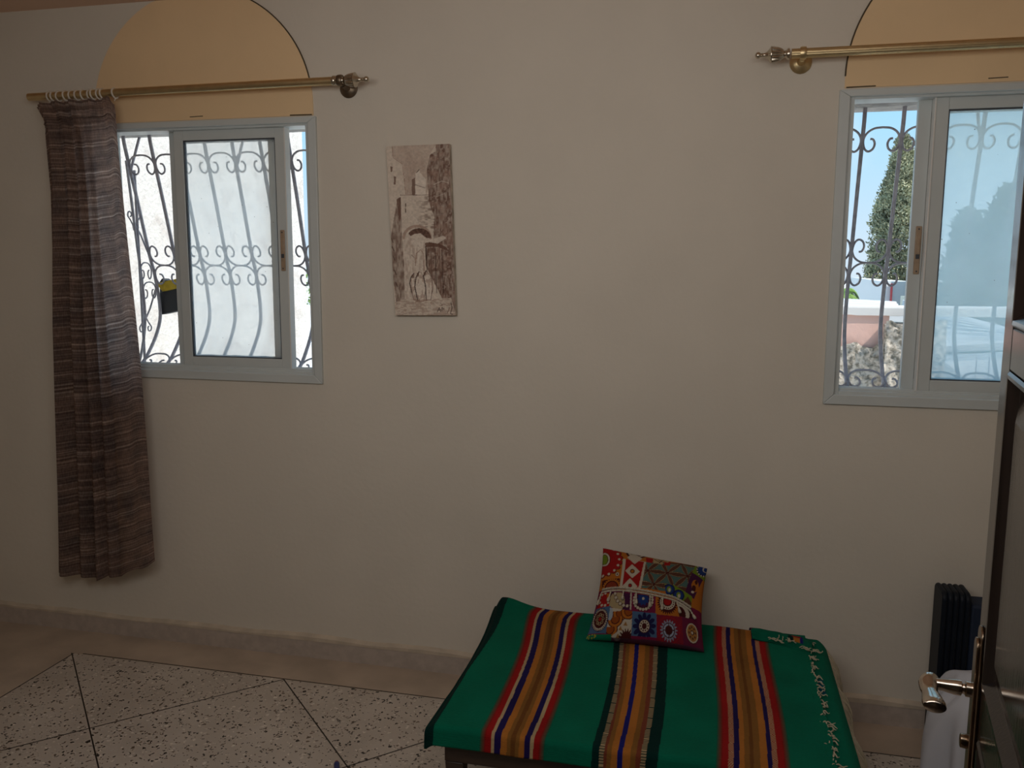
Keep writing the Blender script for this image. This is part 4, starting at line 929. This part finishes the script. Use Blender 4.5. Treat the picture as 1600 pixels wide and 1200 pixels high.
sh_u = np.linspace(0, 2 * PI, 140, endpoint=False); sh_t = np.linspace(0, 1, 50)
Ps = np.zeros((50, 141, 3))
for i, t in enumerate(sh_t):
    for j in range(141):
        a = 2 * PI * j / 140
        rr = math.sin(min(1, t * 1.05) * PI / 2) ** 0.8
        prof_h = math.cos(t * PI / 2) ** 0.55
        fold_ = 1 + (0.08 * math.sin(5 * a + 1.5 * t * 3) + 0.075 * math.sin(9 * a - 3 * t) + 0.05 * math.sin(14 * a + 4 * t)) * min(1, t * 2) * (0.6 + 0.4 * t)
        Ps[i, j] = (0.875 + 0.178 * rr * fold_ * math.cos(a) - 0.03 * t * 0, -0.47 + 0.20 * rr * fold_ * math.sin(a), 0.006 + 0.435 * prof_h + 0.012 * math.sin(4 * a + 9 * t) * t * (1 - t) * 4)
Ps[-1, :, 2] = 0.001
b = MB(); b.grid(Ps); tag(b.build('draped_sheet', M['sheet'], smooth=True, angle=180), 'heap of white sheet on the floor behind the door lever', 'sheet')

# small blue piece lying on the floor divider
pn = empty('pen', (-1.19, -0.74, 0), 'small blue pen with a reddish tip on the terrazzo floor', 'pen'); bpy.context.view_layer.update()
T = TX((-1.184, -0.735, 0.0105), (0.43, -0.90, 0))
MB().lathe([(0.0, 0.0085), (0.002, 0.0095), (0.012, 0.0098), (0.10, 0.0098), (0.102, 0.008)], T, 16).build('barrel', M['bluep'], pn, smooth=True, angle=40)
b = MB(); b.lathe([(-0.014, 0.003), (-0.010, 0.006), (0.0, 0.008)], T, 14); b.build('tip', M['redtip'], pn, smooth=True, angle=40)['label'] = 'reddish tip'

# ------------------------------------------------------------------ outside
struct(MB().box(-60, 60, WT, 120, -0.6, -0.3).build('ground', M['ground']), 'pale ground outside', 'ground')
tag(MB().box(-3.85, -3.6, 0.9, 3.93, -0.3, 4.4).build('neighbour_wall', M['stucco']), 'tall sunlit white stucco wall filling the left window', 'wall')
# pink parapet with white coping over rubble stone
pk = empty('parapet_wall', (0.6, 3.1, -0.3), 'low pink parapet with white coping seen through the right window', 'wall'); bpy.context.view_layer.update()
MB().box(-0.4, 1.16, 3.0, 3.2, 1.135, 1.36).build('pink_face', M['pink'], pk)
b = MB(); xx = np.linspace(-0.42, 2.2, 70); Pp = []
for x_ in xx:
    w_ = 0.006 * vnoise(np.array(x_ * 100.), np.array(0.), 6, 3)
    Pp.append([(x_, 3.22, 1.415), (x_, 2.985, 1.415), (x_, 2.980, 1.405), (x_, 2.982, 1.352 + w_), (x_, 3.0, 1.350 + w_)])
b.grid(np.array(Pp)); b.build('coping', M['capwhite'], pk)
def rough_block(x0, x1, y0, y1, z0, z1, amp, seed, nx_=60, nz_=90):
    b = MB(); uu, vv = np.meshgrid(np.linspace(x0, x1, nx_), np.linspace(z0, z1, nz_))
    d = (vnoise(uu * 100, vv * 100, 4.5, seed) + 0.6 * vnoise(uu * 100, vv * 100, 2.0, seed + 1) - 0.8) * amp
    top_ = (vv - z0) / (z1 - z0); zz = vv + (vnoise(uu * 100, vv * 0, 5, seed + 2) - .5) * 0.05 * top_ ** 6
    b.grid(np.stack([uu, y0 + d, zz], -1)); b.box(x0, x1, y0 + amp, y1, z0, z1 - 0.02)
    return b
rough_block(-0.4, 1.14, 2.97, 3.2, -0.3, 1.155, 0.03, 5, 110, 120).build('rubble_base', M['rubble'], pk, smooth=True, angle=80)
tag(rough_block(1.125, 1.50, 2.90, 3.2, -0.3, 1.318, 0.035, 15).build('stone_pillar', M['rubble'], smooth=True, angle=80), 'rough rubble stone pillar at the end of the pink parapet', 'pillar')
# white houses behind
wh = empty('white_house', (3.2, 13.5, -0.3), 'flat roofed white house below the cypress', 'house'); bpy.context.view_layer.update()
b = MB(); b.add([(2.46, 13.9, -0.3), (2.46, 13.9, 1.50), (2.88, 13.0, 1.435), (2.88, 13.0, -0.3), (3.52, 13.2, 1.43), (3.52, 13.2, -0.3), (3.52, 14.2, 1.43), (2.46, 14.2, 1.50), (3.52, 14.2, -0.3), (2.46, 14.2, -0.3)],
    [(0, 3, 2, 1), (3, 5, 4, 2), (5, 8, 6, 4), (1, 2, 4, 6, 7), (9, 0, 1, 7)])
b.build('house_walls', M['white'], wh)
MB().box(3.02, 3.05, 12.98, 13.02, 0.9, 1.40).build('red_pipe', M['redp'], wh)
MB().box(3.15, 3.50, 12.2, 12.8, -0.3, 1.19).build('annex', pm('beige_render', (0.62, 0.60, 0.50), 0.9), wh)
def roof(nm, A_, B_, C_, D_, n_, label):
    """ribbed sheet roof between two edges"""
    A_, B_, C_, D_ = [np.array(q) for q in (A_, B_, C_, D_)]; b = MB(); N = n_ * 6; rows = []
    for i in range(N + 1):
        s0 = i / N; a = A_ * (1 - s0) + D_ * s0; c_ = B_ * (1 - s0) + C_ * s0; h = 0.07 if (i % 6) in (0, 1) else 0.0
        rows.append([a + np.array((0, 0, h)), c_ + np.array((0, 0, h))])
    b.grid(np.array(rows)); return tag(b.build(nm, M['tin'], solid=0.03), label, 'roof')
roof('sheet_roof', (2.35, 8.6, 1.17), (3.05, 6.7, 0.95), (2.75, 5.0, 0.985), (1.98, 5.0, 0.915), 8, 'grey ribbed sheet roof seen through the dusty right pane')
roof('sheet_roof', (1.40, 7.5, 1.22), (2.15, 8.0, 1.17), (2.00, 6.6, 1.10), (1.25, 6.0, 1.13), 6, 'grey ribbed roof sliver just above the white coping')
sd = empty('outbuilding', (2.4, 5.1, -0.3), 'pale outbuilding under the ribbed sheet roof', 'building'); bpy.context.view_layer.update()
b = MB(); b.add([(1.98, 5.05, -0.3), (1.98, 5.05, 0.90), (2.75, 5.05, 0.97), (2.75, 5.05, -0.3)], [(0, 3, 2, 1)]); b.box(1.98, 2.75, 5.06, 5.3, -0.3, 0.90); b.build('outbuilding_wall', M['white'], sd)
b = MB(); b.add([(1.30, 3.3, -0.3), (1.30, 3.3, 1.25), (1.80, 3.3, 0.86), (1.80, 3.3, -0.3), (1.30, 3.5, -0.3), (1.30, 3.5, 1.25), (1.80, 3.5, 0.86), (1.80, 3.5, -0.3)], [(0, 3, 2, 1), (1, 2, 6, 5), (4, 5, 6, 7), (3, 7, 6, 2), (0, 1, 5, 4)])
tag(b.build('stair_parapet', M['white']), 'sloping pale stair parapet beyond the right pane', 'parapet')
tag(MB().box(1.6, 3.2, 3.6, 5.0, 0.55, 0.70).build('terrace_slab', M['capwhite']), 'white terrace slab below the outbuilding', 'terrace')
rl = empty('terrace_railing', (2.0, 4.0, 0.7), 'thin iron railing on the white terrace', 'railing'); bpy.context.view_layer.update()
for x_ in (1.98, 2.07, 2.16, 2.25): MB().tube([(x_, 3.95, 0.70), (x_, 3.95, 1.0)], 0.005, 5).build('post', M['iron'], rl)
MB().tube([(1.98, 3.95, 0.80), (2.25, 3.95, 0.80)], 0.005, 5).build('rail', M['iron'], rl)
for x_ in (2.025, 2.115, 2.205): MB().tube([(x_ + a, 3.95, 0.71 + z_) for a, z_ in omega(0.085, 0.06, False)], 0.003, 4).build('scroll', M['iron'], rl)

# trees: sprays of short foliage blades around a trunk
def conifer(nm, x, y, z0, ztop, prof_, n, mat, label, seed, ls=0.10):
    rg = np.random.default_rng(seed); root = empty(nm, (x, y, -0.3), label, 'tree'); bpy.context.view_layer.update()
    b = MB(); b.tube([(x, y, -0.3), (x, y, z0), (x, y, ztop - 0.3)], [0.22, 0.14, 0.02], 8); b.build('trunk', M['bark'], root, smooth=True)
    b = MB(); pz = [q[0] for q in prof_]; pr = [q[1] for q in prof_]
    clumps = []
    for i in range(n // 24):
        t = rg.random() ** 0.8; z = z0 + (ztop - z0) * t; rad = np.interp(t, pz, pr); a = rg.random() * 2 * PI
        q_ = rad * (0.55 + 0.45 * rg.random() ** 0.5) * (1 + 0.16 * math.sin(3 * a + 9 * t) + 0.10 * math.sin(17 * t + a)); clumps.append((x + q_ * math.cos(a), y + q_ * math.sin(a), z, a))
    for cx_, cy_, cz_, a in clumps:
        for k_ in range(24):
            d = rg.normal(size=3); d[2] = abs(d[2]) * 0.9 + 0.35; d[:2] += np.array((math.cos(a), math.sin(a))) * 0.5; d /= np.linalg.norm(d)
            p0 = np.array((cx_, cy_, cz_)) + rg.normal(size=3) * ls * 0.75; s_ = np.cross(d, rg.normal(size=3)); s_ /= np.linalg.norm(s_) + 1e-9; L = ls * (0.6 + 0.8 * rg.random())
            b.add([p0 - s_ * L * 0.18, p0 + d * L * 0.5 - s_ * L * 0.26, p0 + d * L, p0 + d * L * 0.5 + s_ * L * 0.26, p0 + s_ * L * 0.18], [(0, 1, 2, 3, 4)])
    b.build('foliage', mat, root)
conifer('cypress', 3.46, 15.05, 0.2, 4.16, [(0, 0.55), (0.25, 0.60), (0.40, 0.52), (0.55, 0.42), (0.75, 0.30), (0.9, 0.17), (1, 0.03)], 60000, M['leaf'], 'tall pointed green cypress seen through the open part of the right window', 3, 0.047)
conifer('cypress', 4.25, 11.0, 0.0, 2.78, [(0, 0.85), (0.3, 0.8), (0.55, 0.66), (0.75, 0.42), (0.9, 0.22), (1, 0.04)], 16000, M['leafd'], 'larger dark conifer behind the dusty right pane', 5, 0.08)
conifer('cypress', 4.15, 12.75, 0.0, 2.53, [(0, 0.45), (0.4, 0.42), (0.7, 0.25), (0.9, 0.12), (1, 0.02)], 7000, M['leafd'], 'smaller dark conifer at the left of the larger one behind the pane', 6, 0.10)
pr_ = empty('palm_tree', (1.50, 8.0, -0.3), 'bright green palm beside the left edge of the right window', 'tree'); bpy.context.view_layer.update()
MB().tube([(1.48, 8.0, -0.3), (1.50, 8.0, 1.30)], [0.12, 0.09], 8).build('trunk', M['bark'], pr_, smooth=True)
for k_ in range(22):
    a = k_ * 2.399; el = 0.2 + 0.9 * ((k_ * 0.618) % 1); pts = []; b = MB()
    for s_ in range(9):
        q_ = s_ / 8; rr = 0.34 * q_ * math.cos(el * 0.6); pts.append(np.array((1.50 + rr * math.cos(a), 8.0 + rr * math.sin(a), 1.30 + 0.42 * q_ * math.sin(el + 0.4) - 0.50 * q_ ** 2.6)))
    for i in range(8):
        t_ = pts[i + 1] - pts[i]; sd_ = np.cross(t_, (0, 0, 1.0)); sd_ /= np.linalg.norm(sd_) + 1e-9; wl = 0.11 * (1 - 0.6 * abs(i / 8 - 0.4))
        for sg in (-1, 1):
            for j_ in (0, 0.33, 0.66):
                o_ = pts[i] + t_ * j_; b.add([o_, o_ + t_ * 0.35, o_ + sd_ * sg * wl + t_ * 0.9 - np.array((0, 0, 0.05))], [(0, 1, 2)])
    b.build('frond', M['palm'], pr_)
# vine sprig at the far end of the stucco wall
b = MB(); rg = np.random.default_rng(12)
for i in range(260):
    p0 = np.array((-4.55 + rg.normal() * 0.05, 6.0 + rg.normal() * 0.08, 1.45 + rg.uniform(-0.22, 0.22))); d = rg.normal(size=3); d /= np.linalg.norm(d); s_ = np.cross(d, rg.normal(size=3)); s_ /= np.linalg.norm(s_)
    b.add([p0, p0 + d * 0.03 + s_ * 0.012, p0 + d * 0.06, p0 + d * 0.03 - s_ * 0.012], [(0, 1, 2, 3)])
b.tube([(-4.56, 6.0, -0.3), (-4.55, 6.0, 0.4), (-4.56, 6.0, 1.65)], 0.012, 6)
tag(b.build('garden_shrub', M['palm']), 'thin green shrub at the end of the stucco wall', 'shrub')

# black holder with a yellow cloth hung on the left grille
bg = empty('hanging_holder', (-2.52, 0.42, 1.52), 'black plastic holder with a yellow cloth hung on the left grille', 'holder'); bpy.context.view_layer.update()
b = MB(); yb0, yb1 = 0.405, 0.46
fr_ = [(-2.588, 1.592), (-2.572, 1.612), (-2.555, 1.602), (-2.478, 1.602), (-2.478, 1.459), (-2.588, 1.437)]
n_ = len(fr_); b.add([(x_, yb0, z_) for x_, z_ in fr_] + [(x_, yb1, z_) for x_, z_ in fr_], [tuple(range(n_)), tuple(range(2 * n_ - 1, n_ - 1, -1))] + [(i, n_ + i, n_ + (i + 1) % n_, (i + 1) % n_) for i in range(n_)])
b.build('holder_body', M['bag'], bg, bevel=0.004)
uu, vv = np.meshgrid(np.linspace(0, 1, 20), np.linspace(0, 1, 12))
Pq = mapquad([(-2.60, 1.588), (-2.476, 1.612), (-2.476, 1.566), (-2.566, 1.548)], uu, vv); yy = 0.398 - 0.006 * np.sin(uu * 9) * vv
b = MB(); b.grid(np.stack([Pq[..., 0], yy, Pq[..., 1]], -1)[::-1]); b.build('cloth', M['yellow'], bg, smooth=True, angle=180, solid=0.003)['label'] = 'yellow cloth'
